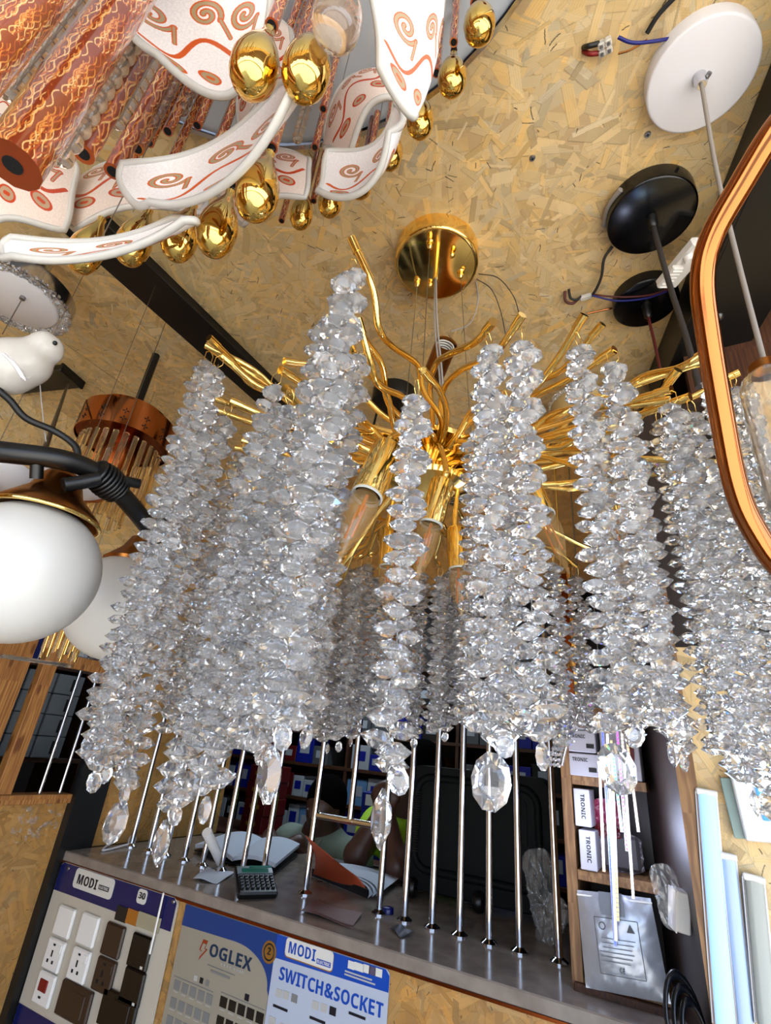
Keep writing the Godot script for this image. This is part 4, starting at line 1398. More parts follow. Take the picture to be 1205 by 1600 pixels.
func build_ceiling_pendants():
	# white round canopy with its cord and bubble-glass lamp
	var p := Vector3(0.180, 2.6, -0.598)
	var w := thing("white_pendant", "white round ceiling canopy whose grey cord drops to a bubble glass lamp", "pendant lamp", p)
	round_canopy(w, 0.084, 0.034, M.white)
	part(w, "cord_grip", lathe([Vector2(0.0025, -0.026), Vector2(0.007, -0.026), Vector2(0.0095, -0.020), Vector2(0.0095, -0.004), Vector2(0.011, 0.0)], 20), M.chrome, at(Vector3(-0.004, -0.034, 0.004)))
	part(w, "grip_screw", lathe([Vector2(0.0001, -0.006), Vector2(0.004, -0.005), Vector2(0.004, 0.004)], 10), M.steel, along(Vector3(-0.5, 0.2, -0.8), Vector3(0.006, -0.048, 0.008)))
	var e: Vector3 = Vector3(0.1477, 1.9491, -0.5970)
	cord(w, [p + Vector3(-0.004, -0.055, 0.004), Vector3(0.1614, 2.3313, -0.5986), Vector3(0.1530, 2.1354, -0.5967), e], 0.0032, M.cable_grey)
	part(w, "cap", lathe([Vector2(0.018, -0.012), Vector2(0.018, 0.0), Vector2(0.008, 0.006), Vector2(0.003, 0.012)], 20), M.brass, at(e - p))
	part(w, "glass_shade", lathe([Vector2(0.026, -0.25), Vector2(0.030, -0.252), Vector2(0.033, -0.24), Vector2(0.033, -0.035), Vector2(0.028, -0.02), Vector2(0.018, -0.010), Vector2(0.016, -0.012), Vector2(0.025, -0.022), Vector2(0.029, -0.037), Vector2(0.029, -0.24), Vector2(0.026, -0.25)], 28), M.clear_glass, at(e - p))
	# two black canopies
	var q := Vector3(0.093, 2.6, -0.822)
	var b := thing("black_pendant", "black round ceiling canopy with a thick dark cord, nearer the white one", "pendant lamp", q)
	round_canopy(b, 0.086, 0.04, M.black_satin)
	part(b, "cord_grip", lathe([Vector2(0.004, -0.03), Vector2(0.009, -0.026), Vector2(0.011, 0.0)], 16), M.black, at(Vector3(0, -0.04, 0)))
	cord(b, [q + Vector3(0, -0.06, 0), Vector3(0.0989, 2.3682, -0.8241), Vector3(0.1054, 2.2141, -0.8132), Vector3(0.1045, 2.0832, -0.7931)], 0.0052, M.cable_dark)
	part(b, "cable_coil", tube(curve([Vector3(-0.05, -0.02, 0.075), Vector3(-0.075, -0.014, 0.045), Vector3(-0.09, -0.01, 0.0)], 6), 0.006, 8), M.cable_grey)
	part(b, "set_screw", lathe([Vector2(0.0001, 0.004), Vector2(0.003, 0.003), Vector2(0.003, -0.004)], 10), M.black, along(Vector3(0.6, 0, 0.8), Vector3(0.052, -0.02, 0.072)))
	var q2 := Vector3(0.070, 2.6, -1.066)
	var b2 := thing("black_pendant", "smaller-looking black round canopy with a thin brown cord, behind the white driver", "pendant lamp", q2)
	round_canopy(b2, 0.075, 0.032, M.black_satin)
	part(b2, "cord_grip", lathe([Vector2(0.004, -0.045), Vector2(0.009, -0.04), Vector2(0.011, 0.0)], 16), M.black, at(Vector3(0, -0.032, 0)))
	cord(b2, [q2 + Vector3(0, -0.07, 0), Vector3(0.0731, 2.4231, -1.0575), Vector3(0.0731, 2.3178, -1.0475)], 0.0035, M.maroon)
	# white driver box
	var d := thing("led_driver", "white plastic driver box with a ribbed clamp hanging by the black canopies", "driver", Vector3(0.1455, 2.5200, -0.9304))
	d.rotation = Vector3(0.1, 0.62, 0.25)
	part(d, "housing", box(Vector3(0.05, 0.024, 0.125), 0.005), M.white_gloss)
	part(d, "clamp", box(Vector3(0.026, 0.012, 0.06), 0.003), M.white_gloss, at(Vector3(-0.022, -0.014, -0.022)))
	part(d, "knob", lathe([Vector2(0.0002, -0.012), Vector2(0.009, -0.012), Vector2(0.010, -0.008), Vector2(0.010, 0.0)], 18), M.white_gloss, at(Vector3(-0.016, -0.012, 0.03)))
	for i in 6:
		part(d, "clamp_rib", box(Vector3(0.024, 0.003, 0.0035), 0.0008), M.white_gloss, at(Vector3(-0.022, -0.0212, -0.046 + i * 0.009)))
	# connector strips and their wires
	var t1 := thing("terminal_strip", "translucent connector strip joining red, black and blue wires by the white canopy", "connector", Vector3(0.0423, 2.5880, -0.4945))
	for i in 4:
		var off := Vector3(0.011 * (i % 2), 0, 0.011 * (i / 2))
		part(t1, "connector_cell", box(Vector3(0.0105, 0.014, 0.0105), 0.002), M.petal_rim, at(off - Vector3(0.005, 0, 0.005)))
		part(t1, "clamp_screw", lathe([Vector2(0.0001, -0.0015), Vector2(0.003, -0.001), Vector2(0.003, 0.0)], 8), M.steel, at(off - Vector3(0.005, 0.0075, 0.005)))
	cord(t1, [Vector3(0.0114, 2.6000, -0.4847), Vector3(0.0190, 2.5850, -0.4800), Vector3(0.0345, 2.5880, -0.4851)], 0.004, M.cable_black, "black_wire")
	cord(t1, [Vector3(0.0106, 2.6000, -0.4900), Vector3(0.0195, 2.5880, -0.4929), Vector3(0.0328, 2.5880, -0.4984)], 0.004, M.red, "red_wire")
	cord(t1, [Vector3(0.0631, 2.5860, -0.4891), Vector3(0.0795, 2.5800, -0.5018), Vector3(0.1026, 2.5820, -0.5139), Vector3(0.1517, 2.5950, -0.5361)], 0.0028, M.blue_wire, "blue_wire")
	cord(t1, [Vector3(0.0610, 2.5880, -0.5130), Vector3(0.0791, 2.5850, -0.5148), Vector3(0.1054, 2.5900, -0.5150)], 0.0018, M.brass, "brown_wire")
	cord(t1, [Vector3(0.1049, 2.5900, -0.5058), Vector3(0.1233, 2.5920, -0.4894), Vector3(0.1518, 2.5920, -0.4753)], 0.004, M.cable_black, "supply_cable")
	var t2 := thing("terminal_strip", "small taped connector joining dark red and grey wires near the ceiling middle", "connector", Vector3(-0.0618, 2.5850, -0.9987))
	part(t2, "body", box(Vector3(0.03, 0.012, 0.014), 0.003), M.petal_rim)
	cord(t2, [Vector3(-0.1064, 2.6000, -0.9739), Vector3(-0.1084, 2.5800, -0.9868), Vector3(-0.0934, 2.5760, -0.9982), Vector3(-0.0769, 2.5850, -0.9965)], 0.0035, M.maroon, "red_wire")
	cord(t2, [Vector3(-0.0966, 2.6000, -0.9717), Vector3(-0.0953, 2.5800, -0.9837), Vector3(-0.0814, 2.5780, -0.9922), Vector3(-0.0716, 2.5850, -0.9922)], 0.003, M.cable_black, "black_wire")
	cord(t2, [Vector3(0.0139, 2.5950, -0.8861), Vector3(-0.0070, 2.5850, -0.9048), Vector3(-0.0182, 2.5820, -0.9489), Vector3(-0.0378, 2.5840, -0.9890), Vector3(-0.0552, 2.5850, -1.0059)], 0.0035, M.cable_dark, "grey_cable")
	cord(t2, [Vector3(-0.0452, 2.5800, -0.9969), Vector3(0.0085, 2.5600, -1.0183), Vector3(0.0706, 2.5450, -1.0225), Vector3(0.1128, 2.5300, -1.0046)], 0.0022, M.blue_wire, "blue_wire")
	cord(t2, [Vector3(-0.0449, 2.5850, -0.9974), Vector3(0.0097, 2.5650, -1.0108), Vector3(0.0713, 2.5480, -1.0174), Vector3(0.1169, 2.5300, -1.0005)], 0.0022, M.maroon, "brown_wire")
	cord(t2, [Vector3(-0.0650, 2.5800, -1.0505), Vector3(-0.0236, 2.5850, -1.0595), Vector3(0.0066, 2.5900, -1.0684)], 0.0025, M.copper, "copper_wire")
	var t3 := thing("wire_tail", "red and black wire tail poking out of the dark boards by the copper loop", "wire", Vector3(0.2913, 2.6000, -1.2582))
	cord(t3, [Vector3(0.2659, 2.6000, -1.2356), Vector3(0.2700, 2.5700, -1.2298), Vector3(0.2907, 2.5650, -1.2427), Vector3(0.3242, 2.6000, -1.2841)], 0.004, M.red, "red_wire")
	cord(t3, [Vector3(0.2698, 2.6000, -1.2302), Vector3(0.2732, 2.5750, -1.2224), Vector3(0.2952, 2.5700, -1.2358), Vector3(0.3271, 2.6000, -1.2711)], 0.0038, M.cable_black, "black_wire")
	# copper loop pendant at the right edge
	var lp := thing("copper_loop", "polished copper tube loop lamp curving in beside the crystal strands", "pendant lamp", Vector3(0.1418, 1.8732, -0.4744))
	var lo := []
	for pt in [Vector3(0.2078, 2.0044, -0.3151), Vector3(0.1695, 2.0076, -0.3229), Vector3(0.1394, 1.9976, -0.3425), Vector3(0.1136, 1.9792, -0.3683), Vector3(0.0877, 1.9555, -0.3961), Vector3(0.0770, 1.9290, -0.4196), Vector3(0.0764, 1.8864, -0.4526), Vector3(0.0782, 1.8232, -0.4934), Vector3(0.0805, 1.7601, -0.5234), Vector3(0.0892, 1.7182, -0.5387), Vector3(0.1081, 1.6752, -0.5476), Vector3(0.1499, 1.6386, -0.5482), Vector3(0.2015, 1.6657, -0.5403), Vector3(0.2359, 1.8063, -0.4847), Vector3(0.2359, 1.9555, -0.3658)]:
		lo.append(pt - lp.position)
	part(lp, "loop_tube", tube(curve(lo, 6, true), 0.0108, 16, true), M.copper)
	# spare spot and black pendant behind the chandelier
	var sp := thing("spot_lamp", "bronze cylinder spot lamp with a pale threaded socket, hanging behind the gold canopy", "spot lamp", Vector3(-0.4437, 2.3896, -0.9281))
	var ax: Vector3 = Vector3(-0.3735, 2.4112, -0.8486) - Vector3(-0.4437, 2.3896, -0.9281)
	var Ls := ax.length()
	var bd := part(sp, "body", lathe([Vector2(0.0002, 0.0), Vector2(0.028, 0.0), Vector2(0.028, Ls), Vector2(0.026, Ls), Vector2(0.026, Ls - 0.03)], 28), M.brass, along(ax, Vector3.ZERO))
	for i in 4:
		part(bd, "thread_ring", tube(circle(0.021 - i * 0.0015, 20), 0.0022, 6, true), M.socket_in, at(Vector3(0, Ls - 0.008 - i * 0.006, 0)))
	part(bd, "socket_floor", lathe([Vector2(0.0002, 0.0), Vector2(0.026, 0.0)], 24), M.socket_in, at(Vector3(0, Ls - 0.03, 0), Vector3(180, 0, 0)))
	cord(sp, [Vector3(-0.3628, 2.4443, -0.8480), Vector3(-0.3342, 2.5151, -0.9043), Vector3(-0.3123, 2.5800, -0.8984), Vector3(-0.3020, 2.5950, -0.8519)], 0.002, M.cable_clear)
	var bp := thing("black_pendant", "black round canopy behind the chandelier hub with two chrome-tipped spots", "pendant lamp", Vector3(-0.6980, 2.6000, -1.1705))
	round_canopy(bp, 0.075, 0.05, M.black)
	cord(bp, [Vector3(-0.7691, 2.5600, -1.1849), Vector3(-0.7164, 2.3758, -1.0848), Vector3(-0.7288, 2.2581, -1.0765)], 0.004, M.cable_black)
	var sa := Vector3(-0.7312, 2.3554, -0.9917) - bp.position
	var sb := Vector3(-0.6982, 2.2882, -1.0401) - bp.position
	part(bp, "spot_tube", tube([sa, sb], 0.017, 18), M.chrome)
	cord(bp, [Vector3(-0.6837, 2.5600, -1.1734), Vector3(-0.6384, 2.3546, -1.1553)], 0.003, M.cable_black)
	# loose thin wires left of the terminal
	var lw := thing("wire_loop", "two thin loose wires arching down from the gold canopy edge", "wire", Vector3(-0.2783, 2.6000, -0.8359))
	cord(lw, [Vector3(-0.2897, 2.5980, -0.8352), Vector3(-0.2431, 2.5700, -0.8431), Vector3(-0.2128, 2.5200, -0.8675), Vector3(-0.2011, 2.4600, -0.8764)], 0.0011, M.cable_dark, "wire")
	cord(lw, [Vector3(-0.2988, 2.5980, -0.8476), Vector3(-0.2674, 2.5700, -0.8695), Vector3(-0.2534, 2.5200, -0.8987), Vector3(-0.2479, 2.4600, -0.9222)], 0.0011, M.cable_dark, "wire")

func circle(r: float, n: int) -> Array:
	var o := []
	for i in n:
		o.append(Vector3(cos(TAU * i / n) * r, 0, sin(TAU * i / n) * r))
	return o

func build_branch_lamp():
	var t := thing("branch_lamp", "black branch-shaped lamp arm carrying two white opal globes", "branch lamp", Vector3(-0.6912, 1.8017, -0.2668))
	var T0 := t.position
	var pt := func(l): 
		var o := []
		for p in l:
			o.append(p - T0)
		return o
	part(t, "branch", tube(curve(pt.call([Vector3(-0.7207, 1.7601, -0.1458), Vector3(-0.7117, 1.7809, -0.1965), Vector3(-0.7012, 1.7991, -0.2426), Vector3(-0.6802, 1.8107, -0.2843), Vector3(-0.6741, 1.8156, -0.3196), Vector3(-0.6719, 1.8113, -0.3522), Vector3(-0.6765, 1.7961, -0.4004), Vector3(-0.6930, 1.7738, -0.4681)]), 6), 0.0138, 14), M.black)
	part(t, "side_twig", tube(curve(pt.call([Vector3(-0.6665, 1.7751, -0.2974), Vector3(-0.6607, 1.7861, -0.3128), Vector3(-0.6521, 1.7998, -0.3301)]), 4), 0.0098, 12), M.black)
	part(t, "side_twig", tube(curve(pt.call([Vector3(-0.6552, 1.8108, -0.3379), Vector3(-0.6535, 1.8145, -0.3607), Vector3(-0.6495, 1.8202, -0.3847)]), 4), 0.0075, 12), M.black)
	var c0: Vector3 = Vector3(-0.6608, 1.8101, -0.3273) - T0
	var c1: Vector3 = Vector3(-0.6673, 1.8036, -0.3673) - T0
	for i in 8:
		var f := i / 7.0
		part(t, "binding_ring", tube(circle(0.0185 + 0.003 * sin(f * PI), 20), 0.0026, 6, true), M.black, along(c1 - c0, c0.lerp(c1, f)))
	part(t, "binding_core", tube([c0, c1], 0.0175, 14), M.black)
	# first globe with its brass cap
	var g: Vector3 = Vector3(-0.7169, 1.6663, -0.3137) - T0
	part(t, "stem", tube([Vector3(-0.6909, 1.8032, -0.2661) - T0, Vector3(-0.6964, 1.7795, -0.2774) - T0], 0.008, 12), M.black)
	var cap := part(t, "brass_cap", lathe([Vector2(0.062, 0.0), Vector2(0.066, 0.002), Vector2(0.064, 0.008), Vector2(0.052, 0.020), Vector2(0.034, 0.038), Vector2(0.026, 0.060), Vector2(0.020, 0.068), Vector2(0.0002, 0.07)], 36), M.brass, at(g + Vector3(0.004, 0.074, 0)))
	part(cap, "gilt_edge", tube(circle(0.066, 40), 0.003, 6, true), M.gold)
	part(t, "globe", lathe(ball_profile(0.091, -90, 58, 22), 48), M.opal, at(g))
	# second globe farther along
	var g2: Vector3 = Vector3(-0.9085, 1.7032, -0.5859) - T0
	part(t, "globe", lathe(ball_profile(0.100, -90, 62, 20), 40), M.opal, at(g2))
	part(t, "brass_cap", lathe([Vector2(0.058, 0.0), Vector2(0.060, 0.006), Vector2(0.034, 0.032), Vector2(0.022, 0.058), Vector2(0.0002, 0.06)], 30), M.brass, at(g2 + Vector3(0, 0.082, 0)))
	part(t, "stem", tube(curve([Vector3(-0.6930, 1.7738, -0.4681) - T0, g2 + Vector3(0.03, 0.18, 0), g2 + Vector3(0, 0.138, 0)], 5), 0.008, 10), M.black)
	cord(t, [Vector3(-0.7251, 1.8825, -0.1831), Vector3(-0.7204, 1.8735, -0.2169), Vector3(-0.7186, 1.8599, -0.2442), Vector3(-0.7081, 1.8582, -0.2755), Vector3(-0.6933, 1.8493, -0.2937), Vector3(-0.6830, 1.8378, -0.3029), Vector3(-0.6776, 1.8191, -0.3084)], 0.0048, M.cable_black, "lamp_cable")
	part(t, "suspension_rod", tube([Vector3(-1.7195, 2.5600, -0.6532) - T0, Vector3(-0.6947, 1.8154, -0.2719) - T0], 0.0036, 8), M.black)
	var bx := thing("ceiling_bar", "black rectangular ceiling mount above the white bird", "ceiling mount", Vector3(-1.9120, 2.5850, -0.6001))
	bx.rotation.y = 0.255
	part(bx, "housing", box(Vector3(0.62, 0.03, 0.10), 0.006), M.black, at(Vector3(-0.10, 0, 0)))
	part(bx, "end_cap", box(Vector3(0.012, 0.034, 0.104), 0.003), M.black, at(Vector3(0.208, 0, 0)))
	# the bird
	var bd := thing("bird_figure", "glossy white bird figure perched on the black branch lamp", "figurine", Vector3(-0.7175, 1.9262, -0.2077))
	var s := 1.0
	var u := Vector3(0.76, 0.42, -0.5).normalized()
	var caps := []
	var a: Vector3 = Vector3(-0.7245, 1.9170, -0.2018)
	var b: Vector3 = Vector3(-0.7133, 1.9301, -0.2140)
	caps.append([a - bd.position, b - bd.position, 0.036, 0.032])
	caps.append([Vector3(-0.7101, 1.9355, -0.2136) - bd.position, Vector3(-0.6976, 1.9528, -0.2190) - bd.position, 0.022, 0.012])
	caps.append([Vector3(-0.6945, 1.9575, -0.2190) - bd.position, Vector3(-0.6931, 1.9575, -0.2235) - bd.position, 0.0195, 0.0185])
	caps.append([a - bd.position, Vector3(-0.7429, 1.9021, -0.1612) - bd.position, 0.034, 0.012])
	caps.append([Vector3(-0.6936, 1.9541, -0.2286) - bd.position, Vector3(-0.6930, 1.9520, -0.2345) - bd.position, 0.010, 0.006])
	part(bd, "body", blob(caps, 0.004, 0.010), M.bird)
	part(bd, "eye", lathe(ball_profile(0.0032, -90, 90, 5), 8), M.black, at(Vector3(-0.6726, 1.9557, -0.2211) - bd.position))
	for wg in [[Vector3(-0.6930, 1.9109, -0.1822), Vector3(-0.6889, 1.9036, -0.1953), Vector3(-0.6935, 1.8955, -0.2120)], [Vector3(-0.6923, 1.9105, -0.1858), Vector3(-0.6884, 1.9029, -0.1985), Vector3(-0.6930, 1.8950, -0.2144)], [Vector3(-0.6915, 1.9102, -0.1894), Vector3(-0.6879, 1.9022, -0.2017), Vector3(-0.6925, 1.8946, -0.2167)]]:
		part(bd, "wing_groove", tube(curve([wg[0] - bd.position, wg[1] - bd.position, wg[2] - bd.position], 4), 0.0016, 6), M.white)
	cord(bd, [Vector3(-0.7136, 1.9165, -0.2385), Vector3(-0.7235, 1.8859, -0.2593), Vector3(-0.7155, 1.8418, -0.2771)], 0.0008, M.cable_clear, "hanging_thread")

func build_left_lamps():
	# white disc lamp with crystal rim
	var d := thing("disc_lamp", "white acrylic disc ceiling lamp with a crystal-studded rim", "ceiling lamp", Vector3(-1.275, 2.42, -0.31))
	part(d, "disc", lathe([Vector2(0.0002, -0.02), Vector2(0.085, -0.02), Vector2(0.09, -0.016), Vector2(0.09, 0.0), Vector2(0.0002, 0.004)], 40), M.white)
	part(d, "mount", lathe([Vector2(0.03, 0.0), Vector2(0.03, 0.15)], 20), M.chrome)
	part(d, "rim_band", lathe([Vector2(0.112, -0.018), Vector2(0.116, -0.018), Vector2(0.116, 0.022), Vector2(0.112, 0.022)], 40), M.chrome)
	var mm := []
	var gem := lens_bead(0.0055, 0.004)
	for i in 64:
		for j in 4:
			var a := TAU * (i + 0.5 * (j % 2)) / 64.0
			var rr := 0.0955 + 0.0062 * j
			mm.append([gem, Transform3D(Basis.from_euler(Vector3(i * 1.3, i * 2.1, j)), Vector3(cos(a) * rr, -0.014 - 0.002 * (i % 3), sin(a) * rr))])
	var st := part(d, "crystal_studs", merged(mm), M.crystal)
	st.set_meta("kind", "stuff")
	part(d, "pin", lathe([Vector2(0.0002, -0.03), Vector2(0.006, -0.028), Vector2(0.006, -0.02)], 10), M.steel, at(Vector3(0.03, 0, 0)))
	part(d, "pull_wire", tube([Vector3(0.03, -0.03, 0.0), Vector3(0.03, -0.14, 0.0)], 0.0012, 6), M.wire)
	# copper drum with hanging prisms
	var D := thing("copper_drum_lamp", "copper drum ceiling lamp with pierced flowers and hanging glass prisms", "ceiling lamp", Vector3(-1.3458, 2.3031, -0.7087))
	part(D, "mount", lathe([Vector2(0.012, 0.04), Vector2(0.012, 2.6 - D.position.y)], 16), M.black)
	part(D, "top_band", lathe([Vector2(0.100, 0.03), Vector2(0.102, 0.03), Vector2(0.102, 0.055), Vector2(0.0002, 0.056)], 40), M.copper)
	part(D, "drum_band", lathe([Vector2(0.128, -0.055), Vector2(0.13, -0.055), Vector2(0.13, 0.03), Vector2(0.09, 0.032)], 48), M.copper)
	var leaf := slab(oval(0.0016, 0.0042, 8), 0.0006)
	for i in 14:
		var a := TAU * i / 14.0 + 0.2
		for hy in [-0.012, -0.037]:
			for q in 4:
				var o := Transform3D(Basis(Vector3.UP, PI / 2 - a), Vector3(cos(a) * 0.1302, hy, sin(a) * 0.1302))
				part(D, "pierced_petal", leaf, M.dark_hole, o * at(Vector3(0, 0, 0), Vector3(0, 0, 90.0 * q)) * at(Vector3(0, 0.0055, 0.0)))
	var prism := box(Vector3(0.014, 0.17, 0.009), 0.003)
	for i in 26:
		var a := TAU * i / 26.0
		part(D, "prism", prism, M.amber_glass, Transform3D(Basis(Vector3.UP, PI / 2 - a), Vector3(cos(a) * 0.108, -0.15, sin(a) * 0.108)))
	var prism2 := box(Vector3(0.012, 0.15, 0.008), 0.003)
	for i in 16:
		var a := TAU * i / 16.0
		part(D, "prism", prism2, M.amber_glass, Transform3D(Basis(Vector3.UP, PI / 2 - a), Vector3(cos(a) * 0.066, -0.23, sin(a) * 0.066)))
	part(D, "core", lathe([Vector2(0.02, -0.2), Vector2(0.045, -0.18), Vector2(0.045, -0.05), Vector2(0.128, -0.05)], 24), M.bronze)
	# white dish lamps behind the branch
	var w := thing("dish_lamp", "white dish lamp with a copper ring half hidden behind the black branch", "pendant lamp", Vector3(-1.0558, 1.9553, -0.4904))
	part(w, "dish", lathe([Vector2(0.0002, -0.03), Vector2(0.03, -0.028), Vector2(0.06, -0.02), Vector2(0.082, -0.004), Vector2(0.085, 0.004), Vector2(0.0002, 0.012)], 40), M.white)
	part(w, "ring", tube(circle(0.062, 40), 0.0035, 6, true), M.copper, at(Vector3(0.02, -0.024, 0.01)))
	for x in [-0.02, 0.03]:
		part(w, "hanging_wire", tube([Vector3(x, -0.02, 0.0), Vector3(x * 1.1, -0.11, 0.0)], 0.0012, 5), M.white)
	part(w, "rod", tube([Vector3(0, 0.01, 0), Vector3(0, 2.6 - w.position.y, 0)], 0.0007, 6), M.wire)
	var w2 := thing("dish_lamp", "plain white dish lamp at the picture's left edge above the brass cap", "pendant lamp", Vector3(-1.0033, 1.8806, -0.3209))
	part(w2, "dish", lathe([Vector2(0.0002, -0.024), Vector2(0.05, -0.018), Vector2(0.075, -0.004), Vector2(0.078, 0.004), Vector2(0.0002, 0.012)], 36), M.white)
	part(w2, "rod", tube([Vector3(0, 0.01, 0), Vector3(0, 2.6 - w2.position.y, 0)], 0.0007, 6), M.wire)
	# thin glass plate on a wire
	var gl := thing("glass_plate", "thin round glass plate hanging by a wire below the globes", "pendant lamp", Vector3(-1.1498, 1.6023, -0.5980))
	part(gl, "plate", lathe([Vector2(0.0002, -0.004), Vector2(0.063, -0.004), Vector2(0.066, 0.0), Vector2(0.063, 0.004), Vector2(0.0002, 0.004)], 40), M.clear_glass, at(Vector3.ZERO, Vector3(2, 0, -4)))
	part(gl, "hanging_wire", tube([Vector3.ZERO, Vector3(0, 2.6 - gl.position.y, 0)], 0.0010, 6), M.wire)
	# gold fringe lamp
	var fr := thing("fringe_lamp", "small gold tassel lamp between the two white globes", "pendant lamp", Vector3(-1.5138, 1.7622, -0.8380))
	part(fr, "collar", lathe([Vector2(0.048, 0.0), Vector2(0.05, 0.0), Vector2(0.05, 0.03), Vector2(0.0002, 0.035)], 28), M.gold)
	for i in 28:
		var a := TAU * i / 28.0
		part(fr, "tassel", tube([Vector3(cos(a) * 0.047, 0.0, sin(a) * 0.047), Vector3(cos(a) * 0.044, -0.09 - 0.012 * (i % 3), sin(a) * 0.044)], 0.004, 6), M.amber_glass if i % 2 == 0 else M.gold)
	part(fr, "rod", tube([Vector3(0, 0.03, 0), Vector3(0, 2.6 - fr.position.y, 0)], 0.0008, 6), M.wire)
	# crumpled film hung on the side wall
	var bg := thing("plastic_wrap", "crumpled clear plastic wrap lying on the rail of the side opening", "wrap", Vector3(-2.005, 1.738, -1.22))
	part(bg, "film", crumple(0.16, 0.045, 0.02, 8), M.film, at(Vector3(0, 0.006, 0), Vector3(0, 90, 0)))
	part(bg, "knot", crumple(0.05, 0.03, 0.02, 9), M.film, at(Vector3(0.0, 0.0, 0.06), Vector3(0, 60, 20)))

func oval(w: float, h: float, n: int) -> PackedVector2Array:
	var o := PackedVector2Array()
	for i in n:
		o.append(Vector2(cos(TAU * i / n) * w, sin(TAU * i / n) * h))
	return o

func build_back_lamps():
	var c := thing("drum_pendant", "cream drum pendant edged with two rows of sparkling stones behind the chandelier", "pendant lamp", Vector3(-0.1308, 2.4441, -1.3100))
	part(c, "shade", lathe([Vector2(0.084, -0.045), Vector2(0.086, -0.045), Vector2(0.086, 0.045), Vector2(0.084, 0.045)], 44), mat(Color(0.72, 0.62, 0.42), 0.5))
	part(c, "lid", lathe([Vector2(0.085, 0.044), Vector2(0.0002, 0.05)], 40), M.white_matte)
	var gem := lens_bead(0.0055, 0.004)
	for hy in [-0.04, 0.038]:
		var mm := []
		for i in 54:
			for j in 2:
				var a := TAU * (i + 0.5 * j) / 54.0
				mm.append([gem, Transform3D(Basis.from_euler(Vector3(i, j + i * 2, 0.4)), Vector3(cos(a) * 0.089, hy + 0.008 * j, sin(a) * 0.089))])
		var s := part(c, "stone_band", merged(mm), M.crystal)
		s.set_meta("kind", "stuff")
	for x in [-0.03, 0.03]:
		part(c, "hanging_wire", tube([Vector3(x, 0.05, 0), Vector3(x, 2.6 - c.position.y, 0)], 0.0012, 5), M.wire)
	# tall gold frame lamp
	var g := thing("gold_frame_lamp", "tall polished gold frame lamp standing out between the right-hand strands", "pendant lamp", Vector3(-0.2300, 1.8076, -1.3982))
	for x in [-0.016, 0.020]:
		part(g, "upright", box(Vector3(0.012, 0.36, 0.02), 0.002), M.gold, at(Vector3(x, 0.02, 0)))
	part(g, "backing", box(Vector3(0.05, 0.34, 0.006), 0.001), M.bronze, at(Vector3(0.0, 0.02, -0.015)))
	for y in [-0.06, -0.03, 0.02]:
		part(g, "collar", lathe([Vector2(0.013, -0.006), Vector2(0.015, 0.0), Vector2(0.013, 0.006)], 18), M.gold, at(Vector3(-0.016, y, 0.004)))
	part(g, "glass_insert", lens_bead(0.03, 0.018), M.amber_glass, at(Vector3(0.022, -0.05, 0.01), Vector3(80, 0, 20)))
	part(g, "rod", tube([Vector3(0, 0.2, 0), Vector3(0, 2.6 - g.position.y, 0)], 0.003, 6), M.gold)
	# sparkling crescent
	var k := thing("crescent_lamp", "silver crescent lamp set with sparkling stones in front of the goods shelf", "pendant lamp", Vector3(-0.2002, 1.5950, -1.2810))
	var arc := []
	for p in [Vector3(-0.1400, 1.6685, -1.2814), Vector3(-0.1687, 1.6481, -1.2805), Vector3(-0.1915, 1.6197, -1.2802), Vector3(-0.2107, 1.5809, -1.2803), Vector3(-0.2256, 1.5404, -1.2796), Vector3(-0.2357, 1.5061, -1.2784)]:
		arc.append(p - k.position)
	arc = curve(arc, 6)
	part(k, "frame", tube(arc, 0.0035, 8), M.chrome)
	var mm2 := []
	for i in arc.size():
		for j in 3:
			mm2.append([gem, Transform3D(Basis.from_euler(Vector3(i, j, i * 2)), arc[i] + Vector3(-0.007 - 0.009 * j, 0.004 * (i % 2), 0.0))])
	var ks := part(k, "stones", merged(mm2), M.crystal)
	ks.set_meta("kind", "stuff")
	part(k, "hanging_wire", tube([arc[0], arc[0] + Vector3(0, 2.6 - k.position.y - arc[0].y, 0)], 0.001, 5), M.wire)
	# gold chain lamp behind the middle strands
	var q := thing("gold_chain_lamp", "round gold lamp with a curtain of gold chains behind the middle strands", "pendant lamp", Vector3(-0.7409, 1.8266, -1.3217))
	part(q, "ring", lathe([Vector2(0.11, 0.0), Vector2(0.114, 0.0), Vector2(0.114, 0.035), Vector2(0.11, 0.035)], 48), M.gold)
	part(q, "inner_drum", lathe([Vector2(0.06, -0.10), Vector2(0.07, -0.09), Vector2(0.07, 0.03), Vector2(0.0002, 0.035)], 36), M.brass)
	for i in 44:
		var a := TAU * i / 44.0
		part(q, "chain", tube([Vector3(cos(a) * 0.11, 0.0, sin(a) * 0.11), Vector3(cos(a) * 0.107, -0.10 - 0.03 * absf(sin(i * 1.7)), sin(a) * 0.107)], 0.003, 5), M.brass if i % 3 else M.gold)
	part(q, "rod", tube([Vector3(0, 0.03, 0), Vector3(0, 2.6 - q.position.y, 0)], 0.004, 6), M.gold)
	var dm := thing("dome_lamp", "small pale grey dome lamp behind the right-hand strands above the shelf", "pendant lamp", Vector3(-0.1980, 1.7022, -1.4731))
	part(dm, "dome", lathe(ball_profile(0.04, 0, 80, 8), 28), mat(Color(0.6, 0.62, 0.63), 0.3))
	part(dm, "skirt", lathe([Vector2(0.038, -0.045), Vector2(0.04, -0.045), Vector2(0.04, 0.0)], 28), mat(Color(0.6, 0.62, 0.63), 0.3))
	part(dm, "rod", tube([Vector3(0, 0.04, 0), Vector3(0, 2.6 - dm.position.y, 0)], 0.002, 6), M.wire)

